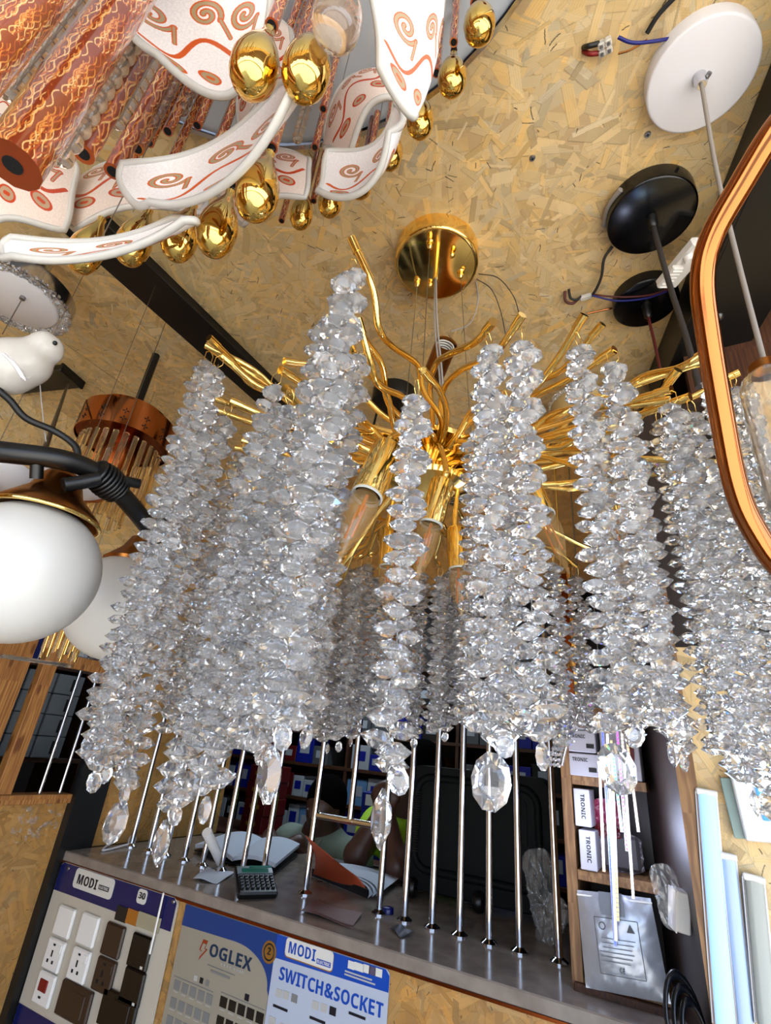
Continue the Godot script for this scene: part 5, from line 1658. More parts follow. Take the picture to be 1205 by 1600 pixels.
# ---------------------------------------------------------------- counter things
# a frame laid on three corners: x along the top edge, y up the face, z out of it
func plane_of(tl: Vector3, tr: Vector3, bl: Vector3) -> Array:
	var x := (tr - tl)
	var y := (tl - bl)
	var xn := x.normalized()
	var z := xn.cross(y).normalized()
	var yn := z.cross(xn)
	return [Transform3D(Basis(xn, yn, z), (tr + bl) / 2), x.length(), y.dot(yn)]

func build_counter_things():
	# calculator propped on two bars
	var f := plane_of(Vector3(-1.2458, 1.1350, -1.4353), Vector3(-1.1787, 1.1350, -1.5313), Vector3(-1.1671, 1.0880, -1.3638))
	var c := thing("calculator", "black desk calculator with a green display propped against the bars", "calculator")
	c.transform = f[0]
	var w: float = f[1]
	var h: float = f[2]
	part(c, "body", box(Vector3(w, h, 0.022), 0.005), M.black)
	part(c, "display_frame", box(Vector3(w * 0.94, h * 0.2, 0.004), 0.001), mat(Color(0.35, 0.40, 0.42), 0.2), at(Vector3(0, h * 0.27, 0.0112)))
	part(c, "display", box(Vector3(w * 0.7, h * 0.15, 0.004), 0.001), mat(Color(0.10, 0.36, 0.30), 0.1), at(Vector3(0.0, h * 0.27, 0.0125)))
	part(c, "solar_strip", box(Vector3(w * 0.6, h * 0.07, 0.003), 0.0008), mat(Color(0.16, 0.42, 0.37), 0.1), at(Vector3(0.02, h * 0.43, 0.011)))
	var key := box(Vector3(w * 0.095, h * 0.055, 0.006), 0.0015)
	var km := mat(Color(0.10, 0.10, 0.11), 0.4)
	for r in 5:
		for k in 7:
			part(c, "key", key, km, at(Vector3(w * (-0.39 + k * 0.13), h * (0.08 - r * 0.10), 0.013)))
	# open ledger
	var bk := thing("ledger_book", "open thick ledger with blank pale pages on the counter behind the bars", "book")
	for e in [[Vector3(-1.7130, 1.1000, -1.7138), Vector3(-1.7650, 1.1150, -1.9370), Vector3(-1.6309, 1.1100, -2.0084), Vector3(-1.4664, 1.1000, -1.6637)], [Vector3(-1.4737, 1.1000, -1.6714), Vector3(-1.6309, 1.1100, -2.0084), Vector3(-1.4330, 1.1180, -2.0120), Vector3(-1.2800, 1.1100, -1.6713)]]:
		var q: Array = e
		part(bk, "page_block", sheet(func(u: float, v: float):
			var p: Vector3 = q[0].lerp(q[3], u).lerp(q[1].lerp(q[2], u), v)
			return p + Vector3(0, 0.014 * sin(PI * u), 0), 10, 4, 0.012), M.paper)
		part(bk, "cover", sheet(func(u: float, v: float):
			var p: Vector3 = q[0].lerp(q[3], u).lerp(q[1].lerp(q[2], u), v)
			return Vector3(p.x, 1.086 + 0.001 * sin(PI * u), p.z), 4, 4, 0.005), M.black)
	# rolled paper
	solo("paper_roll", tube([Vector3(-1.4685, 1.1000, -1.6056), Vector3(-1.4420, 1.2000, -1.4813)], 0.016, 18), M.white_matte, "pale roll of paper leaning between the bars beside the ledger", "paper roll")
	# loose sheets
	sheet_of("loose_sheet", "blank white slip of paper lying in front of the bars by the calculator", "paper", [Vector3(-1.4052, 1.0815, -1.4279), Vector3(-1.4839, 1.0815, -1.5662), Vector3(-1.3740, 1.0815, -1.5818), Vector3(-1.3224, 1.0815, -1.4480)], M.paper, 0.0012)
	sheet_of("note_card", "handwritten pink note taped to the front of the counter top", "paper", [Vector3(-0.9765, 1.0812, -1.4202), Vector3(-1.0030, 1.0812, -1.5377), Vector3(-0.8408, 1.0812, -1.5242), Vector3(-0.8079, 1.0812, -1.4124)], mat(Color(0.45, 0.34, 0.33), 0.5), 0.0008)
	sheet_of("small_card", "small dark card lying by the last bars on the counter edge", "card", [Vector3(-0.7279, 1.0812, -1.4778), Vector3(-0.7227, 1.0812, -1.5354), Vector3(-0.6684, 1.0812, -1.4926), Vector3(-0.6794, 1.0812, -1.4405)], mat(Color(0.12, 0.11, 0.15), 0.4), 0.001)
	# orange-brown folder with papers
	var fo := thing("folder", "orange cardboard folder standing open with papers inside the hatch", "folder")
	var fa := [Vector3(-1.1955, 1.0850, -1.7835), Vector3(-0.9797, 1.2600, -1.4004), Vector3(-0.9888, 1.1500, -1.6561), Vector3(-0.9160, 1.0850, -1.6912)]
	part(fo, "cover", sheet(func(u: float, v: float):
		var p: Vector3 = fa[0].lerp(fa[3], u).lerp(fa[1].lerp(fa[2], u), v)
		return p + Vector3(0, 0.0, -0.03) * sin(PI * v) , 10, 8, 0.002), mat(Color(0.62, 0.26, 0.14), 0.5))
	part(fo, "spine", sheet(func(u: float, v: float):
		var p: Vector3 = fa[0].lerp(fa[3], u)
		return p + Vector3(0.0, -0.002 + 0.022 * v, 0.006), 6, 2, 0.004), mat(Color(0.02, 0.025, 0.06), 0.4))
	for i in 3:
		part(fo, "paper_sheet", sheet(func(u: float, v: float):
			var p: Vector3 = Vector3(-1.2664, 1.0900, -1.9277).lerp(Vector3(-0.9629, 1.0900, -1.9380), u).lerp(Vector3(-0.9027, 1.0900, -1.6629), v * (0.35 + 0.65 * u))
			return p + Vector3(0.012 * i, 0.004 * i + 0.012 * sin(PI * u), -0.004 * i), 8, 4, 0.0012), M.paper)
	var cp := thing("bottle_cap", "blue bottle cap beside the foot of a chrome bar", "cap", Vector3(-0.8039, 1.0800, -1.6082))
	part(cp, "shell", lathe([Vector2(0.0155, 0.0), Vector2(0.016, 0.012), Vector2(0.013, 0.015), Vector2(0.0002, 0.0152)], 20), mat(Color(0.02, 0.04, 0.36), 0.3))
	part(cp, "skirt", lathe([Vector2(0.0165, 0.0), Vector2(0.0168, 0.004), Vector2(0.0162, 0.006)], 20), mat(Color(0.02, 0.04, 0.32), 0.4))
	var ch := thing("charger_cable", "white charging cable and plug lying in the corner of the counter", "cable", Vector3(-1.9617, 1.0800, -1.6183))
	cord(ch, [Vector3(-1.9150, 1.0900, -1.5798), Vector3(-1.9110, 1.0860, -1.5361), Vector3(-1.8927, 1.0840, -1.4753), Vector3(-1.8966, 1.0840, -1.4469), Vector3(-1.9882, 1.0860, -1.5497), Vector3(-2.0877, 1.0880, -1.6819)], 0.0035, M.white, "cable")
	part(ch, "plug", lathe([Vector2(0.0002, -0.012), Vector2(0.014, -0.012), Vector2(0.015, 0.0), Vector2(0.011, 0.012), Vector2(0.0002, 0.012)], 16), M.white, at(Vector3(0.0, 0.014, 0.0)))
	part(ch, "connector", box(Vector3(0.03, 0.01, 0.012), 0.002), M.white, Transform3D(Basis(Vector3.UP, 0.6), Vector3(-2.0849, 1.0900, -1.6914) - ch.position))
	var pb := thing("clear_bag", "crumpled clear plastic bag slumped on the counter by the goods shelf", "bag", Vector3(-0.3765, 1.1300, -1.6897))
	part(pb, "film", crumple(0.09, 0.20, 0.035, 14), M.film, at(Vector3(-0.0, 0.06, -0.05), Vector3(-10, 20, 10)))
	part(pb, "fold", crumple(0.08, 0.12, 0.03, 15), M.film, at(Vector3(0.0, 0.01, -0.02), Vector3(-30, -30, 0)))
	var sk := thing("white_sack", "plain white sack standing on the counter behind the left bars", "sack", Vector3(-2.0856, 1.0800, -1.9379))
	part(sk, "bag", blob([[Vector3(0, 0.06, 0), Vector3(0.0, 0.2, 0), 0.075, 0.06], [Vector3(0.03, 0.22, 0), Vector3(0.05, 0.27, 0), 0.05, 0.02]], 0.014, 0.04), mat(Color(0.42, 0.42, 0.43), 0.8))
	part(sk, "tie", tube(circle(0.036, 16), 0.004, 6, true), M.white, at(Vector3(0.035, 0.235, 0.0)))

func sheet_of(nm: String, label: String, cat: String, q: Array, mt: Material, th: float):
	return solo(nm, sheet(func(u: float, v: float):
		var p: Vector3 = q[0].lerp(q[3], u).lerp(q[1].lerp(q[2], u), v)
		return p + Vector3(0, 0.003 * sin(u * 5.0 + v * 3.0) + 0.003, 0), 6, 6, th), mt, label, cat)

# ---------------------------------------------------------------- boards under the counter
func put_text(parent: Node, s: String, c: Vector3, width: float, mt: Material, bold := true, height := 0.0, deg := Vector3.ZERO, nm := "lettering"):
	var t := text(s, 0.03, 0.0014, bold)
	var sz := t.get_aabb().size
	var k := width / maxf(sz.x, 0.001)
	var ky := k if height <= 0.0 else height / 0.03
	return part(parent, nm, t, mt, at(c, deg) * Transform3D(Basis.from_scale(Vector3(k, ky, 1)), Vector3.ZERO))

func mark(parent: Node, nm: String, c: Vector3, w: float, h: float, mt: Material, th := 0.0012, r := 0.0):
	if r > 0.0:
		return part(parent, nm, slab(round_rect(w, h, r, 4), th), mt, at(c))
	return part(parent, nm, box(Vector3(w, h, th)), mt, at(c))

func build_posters():
	var navy := mat(Color(0.008, 0.05, 0.30), 0.2)
	var sky_blue := mat(Color(0.02, 0.25, 0.62), 0.3)
	var mid_blue := mat(Color(0.04, 0.20, 0.45), 0.35)
	var ink := mat(Color(0.03, 0.04, 0.09), 0.4)
	var grey := mat(Color(0.45, 0.45, 0.44), 0.5)
	var pale := mat(Color(0.66, 0.65, 0.63), 0.5)
	var white: Material = M.poster_white
	# switch sample board
	var b := thing("switch_board", "blue and white sample board mounted with sockets and switches", "sample board", Vector3(-1.665, 0.83, -1.352))
	var o := b.position
	part(b, "board", slab(round_rect(0.59, 0.44, 0.02), 0.008), mat(Color(0.72, 0.69, 0.63), 0.3), at(Vector3(0, 0, 0)))
	var band := PackedVector2Array([Vector2(-0.293, 0.140), Vector2(0.293, 0.142), Vector2(0.293, 0.208), Vector2(0.28, 0.219), Vector2(-0.28, 0.219), Vector2(-0.293, 0.208)])
	part(b, "header_band", slab(band, 0.0015), navy, at(Vector3(0, 0, 0.0045)))
	part(b, "footer_band", box(Vector3(0.586, 0.05, 0.0015)), navy, at(Vector3(0, -0.18, 0.0045)))
	var z := -1.3455
	mark(b, "logo_plate", Vector3(-1.7618, 1.0211, -1.3455) - o, 0.206, 0.054, white, 0.002, 0.012)
	put_text(b, "MODI", Vector3(-1.7934, 1.0194, -1.3440) - o, 0.105, ink, true, 0.026)
	mark(b, "logo_tag", Vector3(-1.7034, 1.0177, -1.3440) - o, 0.052, 0.012, ink)
	put_text(b, "ELECTRIC", Vector3(-1.7028, 1.0179, -1.3435) - o, 0.046, white, true, 0.007)
	mark(b, "badge", Vector3(-1.5207, 1.0285, -1.3455) - o, 0.042, 0.036, white, 0.002, 0.010)
	put_text(b, "30", Vector3(-1.5196, 1.0305, -1.3440) - o, 0.030, ink, true, 0.016)
	mark(b, "swatch", Vector3(-1.5911, 0.9723, -1.3450) - o, 0.052, 0.036, mat(Color(0.06, 0.065, 0.07), 0.4), 0.0025)
	mark(b, "swatch", Vector3(-1.5394, 0.9744, -1.3445) - o, 0.052, 0.036, mat(Color(0.62, 0.38, 0.10), 0.4), 0.0025)
	mark(b, "swatch", Vector3(-1.4658, 0.9764, -1.3440) - o, 0.10, 0.036, mat(Color(0.60, 0.57, 0.47), 0.4), 0.0025)
	part(b, "cable_clip", box(Vector3(0.007, 0.145, 0.004), 0.0015), M.white_gloss, Transform3D(Basis.IDENTITY, Vector3(-1.4246, 0.9840, -1.3380) - o))
	var plates := [[Vector3(-1.8465, 0.9037, -1.3430), 0, "w"], [Vector3(-1.7209, 0.9072, -1.3430), 0, "w"], [Vector3(-1.8490, 0.8181, -1.3430), 1, "w"], [Vector3(-1.7177, 0.8216, -1.3430), 1, "w"], [Vector3(-1.8474, 0.7355, -1.3430), 2, "w"], [Vector3(-1.5959, 0.9075, -1.3430), 0, "b"], [Vector3(-1.4704, 0.9067, -1.3430), 0, "k"], [Vector3(-1.5956, 0.8249, -1.3430), 1, "b"], [Vector3(-1.4680, 0.8284, -1.3430), 0, "k"], [Vector3(-1.6945, 0.7391, -1.3430), 3, "b"], [Vector3(-1.5023, 0.7648, -1.3430), 3, "k"]]
	var pm := {"w": M.white_gloss, "b": mat(Color(0.19, 0.125, 0.085), 0.35), "k": mat(Color(0.012, 0.012, 0.014), 0.25)}
	var words := {"w": "white", "b": "brown", "k": "black"}
	for e in plates:
		var ww := 0.086 if e[1] != 3 else 0.15
		var hh := 0.078 if e[1] != 3 else 0.082
		var p := part(b, "switch_plate", box(Vector3(ww, hh, 0.012), 0.004), pm[e[2]], at(e[0] - o))
		p.set_meta("label", words[e[2]] + " wall plate")
		var dk: Material = M.dark_hole
		if e[1] == 1:
			part(p, "pin_slot", merged([[box(Vector3(0.006, 0.016, 0.002)), at(Vector3(-0.005, 0.004, 0.0062))], [box(Vector3(0.008, 0.008, 0.002)), at(Vector3(-0.018, -0.016, 0.0062))], [box(Vector3(0.008, 0.008, 0.002)), at(Vector3(0.008, -0.016, 0.0062))], [box(Vector3(0.010, 0.005, 0.002)), at(Vector3(-0.004, 0.026, 0.0062))]]), dk)
			part(p, "rocker", box(Vector3(0.018, 0.02, 0.004), 0.001), pm[e[2]], at(Vector3(0.025, 0.02, 0.006)))
		elif e[1] == 2:
			part(p, "red_rocker", box(Vector3(0.042, 0.030, 0.006), 0.002), mat(Color(0.45, 0.02, 0.03), 0.3), at(Vector3(-0.004, 0.008, 0.006)))
			part(p, "indicator", box(Vector3(0.012, 0.005, 0.002)), dk, at(Vector3(-0.006, -0.020, 0.0062)))
		elif e[1] == 0 and e[2] == "k":
			part(p, "emblem", box(Vector3(0.010, 0.006, 0.001)), white, at(Vector3(0.026, -0.030, 0.0062)))
		elif e[1] == 3:
			part(p, "rocker", box(Vector3(0.07, 0.055, 0.004), 0.002), pm[e[2]], at(Vector3(0.015, 0.0, 0.006)))
	for e in [Vector3(-1.9122, 1.0369, -1.3460), Vector3(-1.3848, 1.0405, -1.3460)]:
		part(b, "fixing", lathe([Vector2(0.0002, 0.003), Vector2(0.005, 0.002), Vector2(0.006, 0.0)], 10), M.steel, Transform3D(Basis.from_euler(Vector3(PI / 2, 0, 0)), e - o))
	# first price sheet
	var c := thing("price_poster", "cream product poster with blue header, gold seal and rows of grey sockets", "poster", Vector3(-1.168, 0.82, -1.356))
	o = c.position
	part(c, "sheet", box(Vector3(0.344, 0.446, 0.002)), mat(Color(0.56, 0.53, 0.47), 0.4))
	var arc := PackedVector2Array([Vector2(-0.172, 0.222), Vector2(-0.172, 0.173), Vector2(0.03, 0.178)])
	for i in 12:
		var a := PI / 2 * i / 11.0
		arc.append(Vector2(0.04 + 0.125 * sin(a), 0.108 + 0.07 * cos(a)))
	arc.append(Vector2(0.172, 0.098))
	arc.append(Vector2(0.172, 0.222))
	part(c, "header_band", slab(arc, 0.001), mid_blue, at(Vector3(0, 0, 0.0014)))
	var bolt := PackedVector2Array([Vector2(-0.004, 0.023), Vector2(0.014, 0.023), Vector2(0.008, 0.006), Vector2(0.018, 0.005), Vector2(-0.008, -0.023), Vector2(-0.002, -0.003), Vector2(-0.012, -0.001)])
	var be := Vector3(-1.243, 0.956, -1.3545) - o
	part(c, "bolt_emblem", slab(bolt, 0.001), mat(Color(0.55, 0.20, 0.06), 0.4), at(be))
	var bolt2 := PackedVector2Array()
	for p in bolt:
		bolt2.append(p * 0.62 + Vector2(0.001, 0.001))
	part(c, "bolt_inner", slab(bolt2, 0.001), mat(Color(0.56, 0.53, 0.47), 0.4), at(be + Vector3(0, 0, 0.0007)))
	put_text(c, "OGLEX", Vector3(-1.142, 0.963, -1.3542) - o, 0.152, mat(Color(0.03, 0.16, 0.27), 0.4), true, 0.027)
	put_text(c, "ELECTRIC", Vector3(-1.125, 0.943, -1.3542) - o, 0.085, pale, false, 0.006)
	mark(c, "caption_print", Vector3(-1.165, 0.931, -1.3542) - o, 0.10, 0.002, grey)
	mark(c, "caption_print", Vector3(-1.165, 0.922, -1.3542) - o, 0.07, 0.005, grey)
	var seal := Vector3(-1.013, 1.001, -1.3542) - o
	part(c, "seal", lathe([Vector2(0.0225, -0.001), Vector2(0.0235, 0.001), Vector2(0.0002, 0.0014)], 32), mat(Color(0.50, 0.34, 0.12), 0.3), Transform3D(Basis.from_euler(Vector3(PI / 2, 0, 0)), seal))
	part(c, "seal_ring", tube(circle(0.0165, 32), 0.0018, 6, true), ink, Transform3D(Basis.from_euler(Vector3(PI / 2, 0, 0)), seal + Vector3(0, 0, 0.001)))
	put_text(c, "2", seal + Vector3(0, 0.002, 0.002), 0.010, ink, true, 0.015)
	var dark := mat(Color(0.06, 0.05, 0.045), 0.4)
	for i in 5:
		for j in 5:
			mark(c, "socket_print", Vector3(-0.143 + i * 0.031, 0.046 - j * 0.037, 0.0014), 0.023, 0.020, grey)
			mark(c, "caption_print", Vector3(-0.143 + i * 0.031, 0.032 - j * 0.037, 0.0014), 0.018, 0.002, pale)
			mark(c, "socket_print", Vector3(0.031 + i * 0.031, 0.052 - j * 0.038, 0.0014), 0.024, 0.021, dark)
			mark(c, "caption_print", Vector3(0.031 + i * 0.031, 0.037 - j * 0.038, 0.0014), 0.018, 0.002, pale)
	mark(c, "rule_print", Vector3(-0.085, 0.062, 0.0014), 0.15, 0.0016, grey)
	mark(c, "rule_print", Vector3(0.092, 0.069, 0.0014), 0.15, 0.0016, grey)
	for i in 3:
		mark(c, "swatch_print", Vector3(-0.080 + i * 0.022, 0.075, 0.0014), 0.012, 0.012, [pale, ink, grey][i])
	mark(c, "swatch_print", Vector3(0.105, 0.079, 0.0014), 0.014, 0.013, ink)
	# second price sheet
	var d := thing("switch_poster", "white and bright blue switch and socket poster with a rounded corner", "poster", Vector3(-0.829, 0.82, -1.356))
	o = d.position
	part(d, "sheet", slab(round_rect(0.336, 0.446, 0.012), 0.002), mat(Color(0.66, 0.69, 0.75), 0.3))
	var hb := PackedVector2Array([Vector2(-0.168, 0.174), Vector2(0.168, 0.183), Vector2(0.168, 0.212), Vector2(0.157, 0.222), Vector2(-0.168, 0.222)])
	part(d, "header_band", slab(hb, 0.001), sky_blue, at(Vector3(0, 0, 0.0014)))
	mark(d, "logo_plate_edge", Vector3(-0.890, 1.0225, -1.3545) - o, 0.149, 0.040, mat(Color(0.55, 0.36, 0.12), 0.4), 0.001, 0.009)
	mark(d, "logo_plate", Vector3(-0.890, 1.024, -1.3540) - o, 0.147, 0.038, white, 0.001, 0.009)
	put_text(d, "MODI", Vector3(-0.912, 1.024, -1.3535) - o, 0.084, sky_blue, true, 0.023)
	mark(d, "logo_tag", Vector3(-0.843, 1.016, -1.3535) - o, 0.042, 0.010, sky_blue)
	put_text(d, "ELECTRIC", Vector3(-0.843, 1.016, -1.3530) - o, 0.038, white, true, 0.006)
	put_text(d, "SWITCH&SOCKET", Vector3(-0.822, 0.968, -1.3545) - o, 0.300, sky_blue, true, 0.026)
	var k := 0
	for e in [Vector3(-0.7648, 1.0294, -1.3540), Vector3(-0.7433, 1.0305, -1.3540), Vector3(-0.7222, 1.0317, -1.3540), Vector3(-0.7064, 1.0317, -1.3540), Vector3(-0.6892, 1.0321, -1.3540)]:
		mark(d, "socket_print", e - o, 0.026 if k == 1 else 0.018, 0.015, mat(Color(0.30, 0.27, 0.35), 0.4) if k == 3 else white)
		k += 1
	mark(d, "caption_print", Vector3(-0.7431, 1.0153, -1.3540) - o, 0.075, 0.003, pale)
	mark(d, "caption_print", Vector3(-0.7387, 1.0093, -1.3540) - o, 0.085, 0.003, pale)
	for e in [[Vector3(-0.9648, 0.9304, -1.3545), pale], [Vector3(-0.9427, 0.9319, -1.3545), pale], [Vector3(-0.9168, 0.9321, -1.3545), grey], [Vector3(-0.8534, 0.9344, -1.3545), pale], [Vector3(-0.8293, 0.9356, -1.3545), pale], [Vector3(-0.8037, 0.9362, -1.3545), ink]]:
		mark(d, "swatch_print", e[0] - o, 0.018, 0.015, e[1])
	for e in [Vector3(-0.9548, 0.9050, -1.3545), Vector3(-0.8434, 0.9104, -1.3545), Vector3(-0.7375, 0.9446, -1.3545)]:
		mark(d, "caption_bar", e - o, 0.045, 0.005, ink)
	for i in 8:
		mark(d, "socket_print", Vector3(-0.145 + i * 0.036, 0.055 - (i % 3) * 0.004, 0.0014), 0.020, 0.018, pale)

# ---------------------------------------------------------------- goods shelf and LED display
func build_shelf_goods():
	var s := thing("goods_shelf", "plywood pigeonhole shelf of lamp boxes at the end of the counter", "shelf", Vector3(-0.17, 1.08, -1.54))
	var o := s.position
	part(s, "side_board", box(Vector3(0.024, 0.80, 0.19), 0.001), M.ply, at(Vector3(-0.088, 0.40, 0.0)))
	part(s, "back_board", box(Vector3(0.20, 0.80, 0.006)), M.brown_board, at(Vector3(0.01, 0.40, -0.095)))
	var bars := [0.012, 0.205, 0.398, 0.565, 0.79]
	for y in bars:
		part(s, "shelf_board", box(Vector3(0.165, 0.020, 0.185), 0.001), M.ply, at(Vector3(0.007, y, 0.0)))
	part(s, "front_lip", box(Vector3(0.19, 0.020, 0.012), 0.002), M.wood_dark, at(Vector3(0.0, 0.004, 0.10)))
	var tw := mat(Color(0.74, 0.73, 0.76), 0.5)
	var red := mat(Color(0.40, 0.02, 0.06), 0.4)
	var ink := mat(Color(0.05, 0.05, 0.06), 0.5)
	# upper pigeonhole
	var cx := [[-0.228, 1.535, 0.072, 0.050, "lower white bulb carton with a barcode in the upper pigeonhole"], [-0.230, 1.588, 0.070, 0.050, "white bulb carton lying on the barcode carton in the upper pigeonhole"], [-0.226, 1.640, 0.066, 0.045, "topmost white bulb carton with red lettering under the pigeonhole roof"]]
	var k := 0
	for e in cx:
		var c := thing("bulb_carton", e[4], "carton", Vector3(e[0] + 0.012, e[1] - 0.047, -1.50), "bulb cartons in the shelf")
		part(c, "body", box(Vector3(e[2], e[3], 0.11), 0.002), tw, at(Vector3(0, e[3] / 2, 0)))
		put_text(c, "TRONIC", Vector3(-0.006, e[3] * 0.72, 0.0555), 0.036, red if k == 2 else ink, true, 0.008, Vector3(0, 0, 180 if k == 2 else 0))
		part(c, "barcode", box(Vector3(0.018, 0.010, 0.001)), ink, at(Vector3(0.022, e[3] * 0.3, 0.0555)))
		k += 1
	var big := thing("lamp_carton", "large white lamp carton with a dark red flash in the upper pigeonhole", "carton", Vector3(-0.130, 1.488, -1.50))
	part(big, "body", box(Vector3(0.086, 0.145, 0.10), 0.002), tw, at(Vector3(0, 0.0735, 0)))
	part(big, "red_flash", slab(oval(0.006, 0.052, 16), 0.001), red, at(Vector3(0.027, 0.085, 0.0505)))
	put_text(big, "TRONIC", Vector3(-0.004, 0.014, 0.0505), 0.062, red, true, 0.010, Vector3(0, 0, 180))
	# middle pigeonhole
	for e in [[1.390, "white tube carton standing upper in the middle pigeonhole", 0.0], [1.305, "white tube carton standing lower in the middle pigeonhole", 0.006]]:
		var c := thing("tube_carton", e[1], "carton", Vector3(-0.224 + e[2], e[0] - 0.009, -1.48), "tube cartons in the shelf")
		part(c, "body", box(Vector3(0.036, 0.078, 0.08), 0.0015), tw, at(Vector3(0, 0.040, 0)))
		put_text(c, "TRONIC", Vector3(0.002, 0.042, 0.0405), 0.052, ink, true, 0.009, Vector3(0, 0, -90))
	var pk := thing("pink_packet", "crumpled pink and red packet in the middle pigeonhole", "packet", Vector3(-0.175, 1.405, -1.50))
	part(pk, "wrap", crumple(0.06, 0.075, 0.016, 22), mat(Color(0.55, 0.18, 0.28), 0.3), at(Vector3(0, 0.0, 0.0)))
	part(pk, "band", crumple(0.055, 0.03, 0.014, 23), mat(Color(0.35, 0.02, 0.06), 0.3), at(Vector3(0.0, -0.03, 0.008)))
	var gp := thing("grey_packet", "grey plastic-wrapped packet below the pink one in the middle pigeonhole", "packet", Vector3(-0.155, 1.335, -1.50))
	part(gp, "wrap", crumple(0.10, 0.08, 0.016, 25), mat(Color(0.34, 0.31, 0.32), 0.3))
	part(gp, "filling", box(Vector3(0.08, 0.07, 0.03), 0.006), mat(Color(0.30, 0.28, 0.29), 0.6), at(Vector3(0, 0, -0.02)))
	# silver static-shielding bag
	var f := plane_of(Vector3(-0.2511, 1.2563, -1.4400), Vector3(-0.0936, 1.2683, -1.4400), Vector3(-0.2385, 1.0933, -1.4250))
	var bg := thing("silver_bag", "silver zip bag printed with a data panel in the lowest pigeonhole", "bag")
	bg.transform = f[0]
	var w: float = f[1]
	var h: float = f[2]
	var nz := FastNoiseLite.new()
	nz.seed = 5
	nz.frequency = 6.0
	part(bg, "foil", sheet(func(u: float, v: float):
		var x := (u - 0.5) * w * (1.0 - 0.05 * (1.0 - v))
		var y := (0.5 - v) * h
		var puff := 0.014 * (1.0 - pow(absf(2 * u - 1), 3.0)) * (1.0 - pow(absf(2 * v - 1), 3.0))
		return Vector3(x, y, puff + 0.003 * nz.get_noise_2d(x * 3, y * 3) + 0.0006 * nz.get_noise_2d(x * 12, y * 9)), 26, 30, 0.0016), M.silver_bag)
	part(bg, "zip", box(Vector3(w * 0.97, 0.004, 0.003), 0.001), M.white_gloss, at(Vector3(0, h * 0.45, 0.003)))
	var pz := 0.0185
	var thin := mat(Color(0.16, 0.17, 0.20), 0.4)
	var fr := merged([[box(Vector3(w * 0.54, 0.0012, 0.001)), at(Vector3(0, 0.04, pz))], [box(Vector3(w * 0.54, 0.0012, 0.001)), at(Vector3(0, -0.052, pz))], [box(Vector3(0.0012, 0.092, 0.001)), at(Vector3(-w * 0.27, -0.006, pz))], [box(Vector3(0.0012, 0.092, 0.001)), at(Vector3(w * 0.27, -0.006, pz))]])
	part(bg, "panel_frame", fr, thin)
	part(bg, "data_label", box(Vector3(w * 0.30, 0.040, 0.001)), mat(Color(0.36, 0.38, 0.42), 0.3), at(Vector3(-0.004, 0.065, 0.0155)))
	for i in 6:
		part(bg, "print_line", box(Vector3(w * (0.42 - 0.03 * (i % 3)), 0.0011, 0.001)), mat(Color(0.34, 0.35, 0.40), 0.4), at(Vector3(-0.002 * i, 0.006 - i * 0.0075, pz)))
	put_text(bg, "CE", Vector3(0.0, -0.043, pz), 0.010, thin, true, 0.008)
	var tri := PackedVector2Array([Vector2(-0.008, -0.006), Vector2(0.008, -0.006), Vector2(0, 0.008)])
	part(bg, "warning_mark", slab(tri, 0.001), thin, at(Vector3(w * 0.17, 0.026, pz)))
	part(bg, "ban_mark", tube(circle(0.006, 18), 0.0008, 5, true), thin, Transform3D(Basis.from_euler(Vector3(PI / 2, 0, 0)), Vector3(-w * 0.18, 0.026, pz)))
	# lit strips hanging in front
	var strips := [[Vector3(-0.1743, 1.4823, -1.4050), Vector3(-0.1821, 1.3053, -1.4050), Color(1.0, 0.78, 0.45), 2.2, "warm yellow"], [Vector3(-0.1616, 1.5375, -1.4100), Vector3(-0.1721, 1.1786, -1.4100), Color(0.25, 0.32, 1.0), 2.4, "deep blue"], [Vector3(-0.1524, 1.5245, -1.4050), Vector3(-0.1688, 1.1896, -1.4000), Color(0.95, 0.97, 1.0), 3.5, "white"], [Vector3(-0.1459, 1.5117, -1.4100), Vector3(-0.1629, 1.2208, -1.4100), Color(1.0, 0.9, 0.45), 1.6, "dotted yellow"], [Vector3(-0.1409, 1.4923, -1.4100), Vector3(-0.1385, 1.3850, -1.4100), Color(0.25, 0.95, 0.6), 1.3, "dotted green"], [Vector3(-0.1279, 1.5677, -1.4100), Vector3(-0.1319, 1.3501, -1.4100), Color(0.85, 0.25, 1.0), 2.0, "dotted purple"], [Vector3(-0.1177, 1.5682, -1.4050), Vector3(-0.1282, 1.2662, -1.4050), Color(1.0, 0.98, 0.9), 2.6, "dotted cold white"], [Vector3(-0.1077, 1.5623, -1.4100), Vector3(-0.1046, 1.3897, -1.4100), Color(1.0, 0.80, 0.5), 2.4, "dotted warm white"]]
	for e in strips:
		var a: Vector3 = e[0]
		var b: Vector3 = e[1]
		a = a + (a - b).normalized() * 0.06
		var t := thing("led_strip", e[4] + " LED strip light hanging in front of the goods shelf", "LED strip", b, "lit LED strips by the goods shelf")
		var L := a.distance_to(b)
		var xf := along(a - b, Vector3.ZERO)
		part(t, "tape", box(Vector3(0.006, L, 0.0012)), M.white_matte, xf * at(Vector3(0, L / 2, 0)))
		var em := glow(e[2], e[3])
		var dots := []
		var n := int(L / 0.008)
		var solid: bool = not String(e[4]).begins_with("dotted")
		for i in n:
			dots.append([box(Vector3(0.0034, 0.0075 if solid else 0.0042, 0.0014)), at(Vector3(0, (i + 0.5) * L / n, 0.0013))])
		var q := part(t, "light_dots", merged(dots), em, xf)
		q.set_meta("kind", "stuff")
	var sl := OmniLight3D.new()
	sl.name = "led_strip_glow"
	sl.position = Vector3(-0.16, 1.40, -1.36)
	sl.light_color = Color(0.80, 0.85, 1.0)
	sl.light_energy = 0.035
	sl.light_size = 0.05
	sl.omni_range = 6.0
	sl.omni_attenuation = 2.0
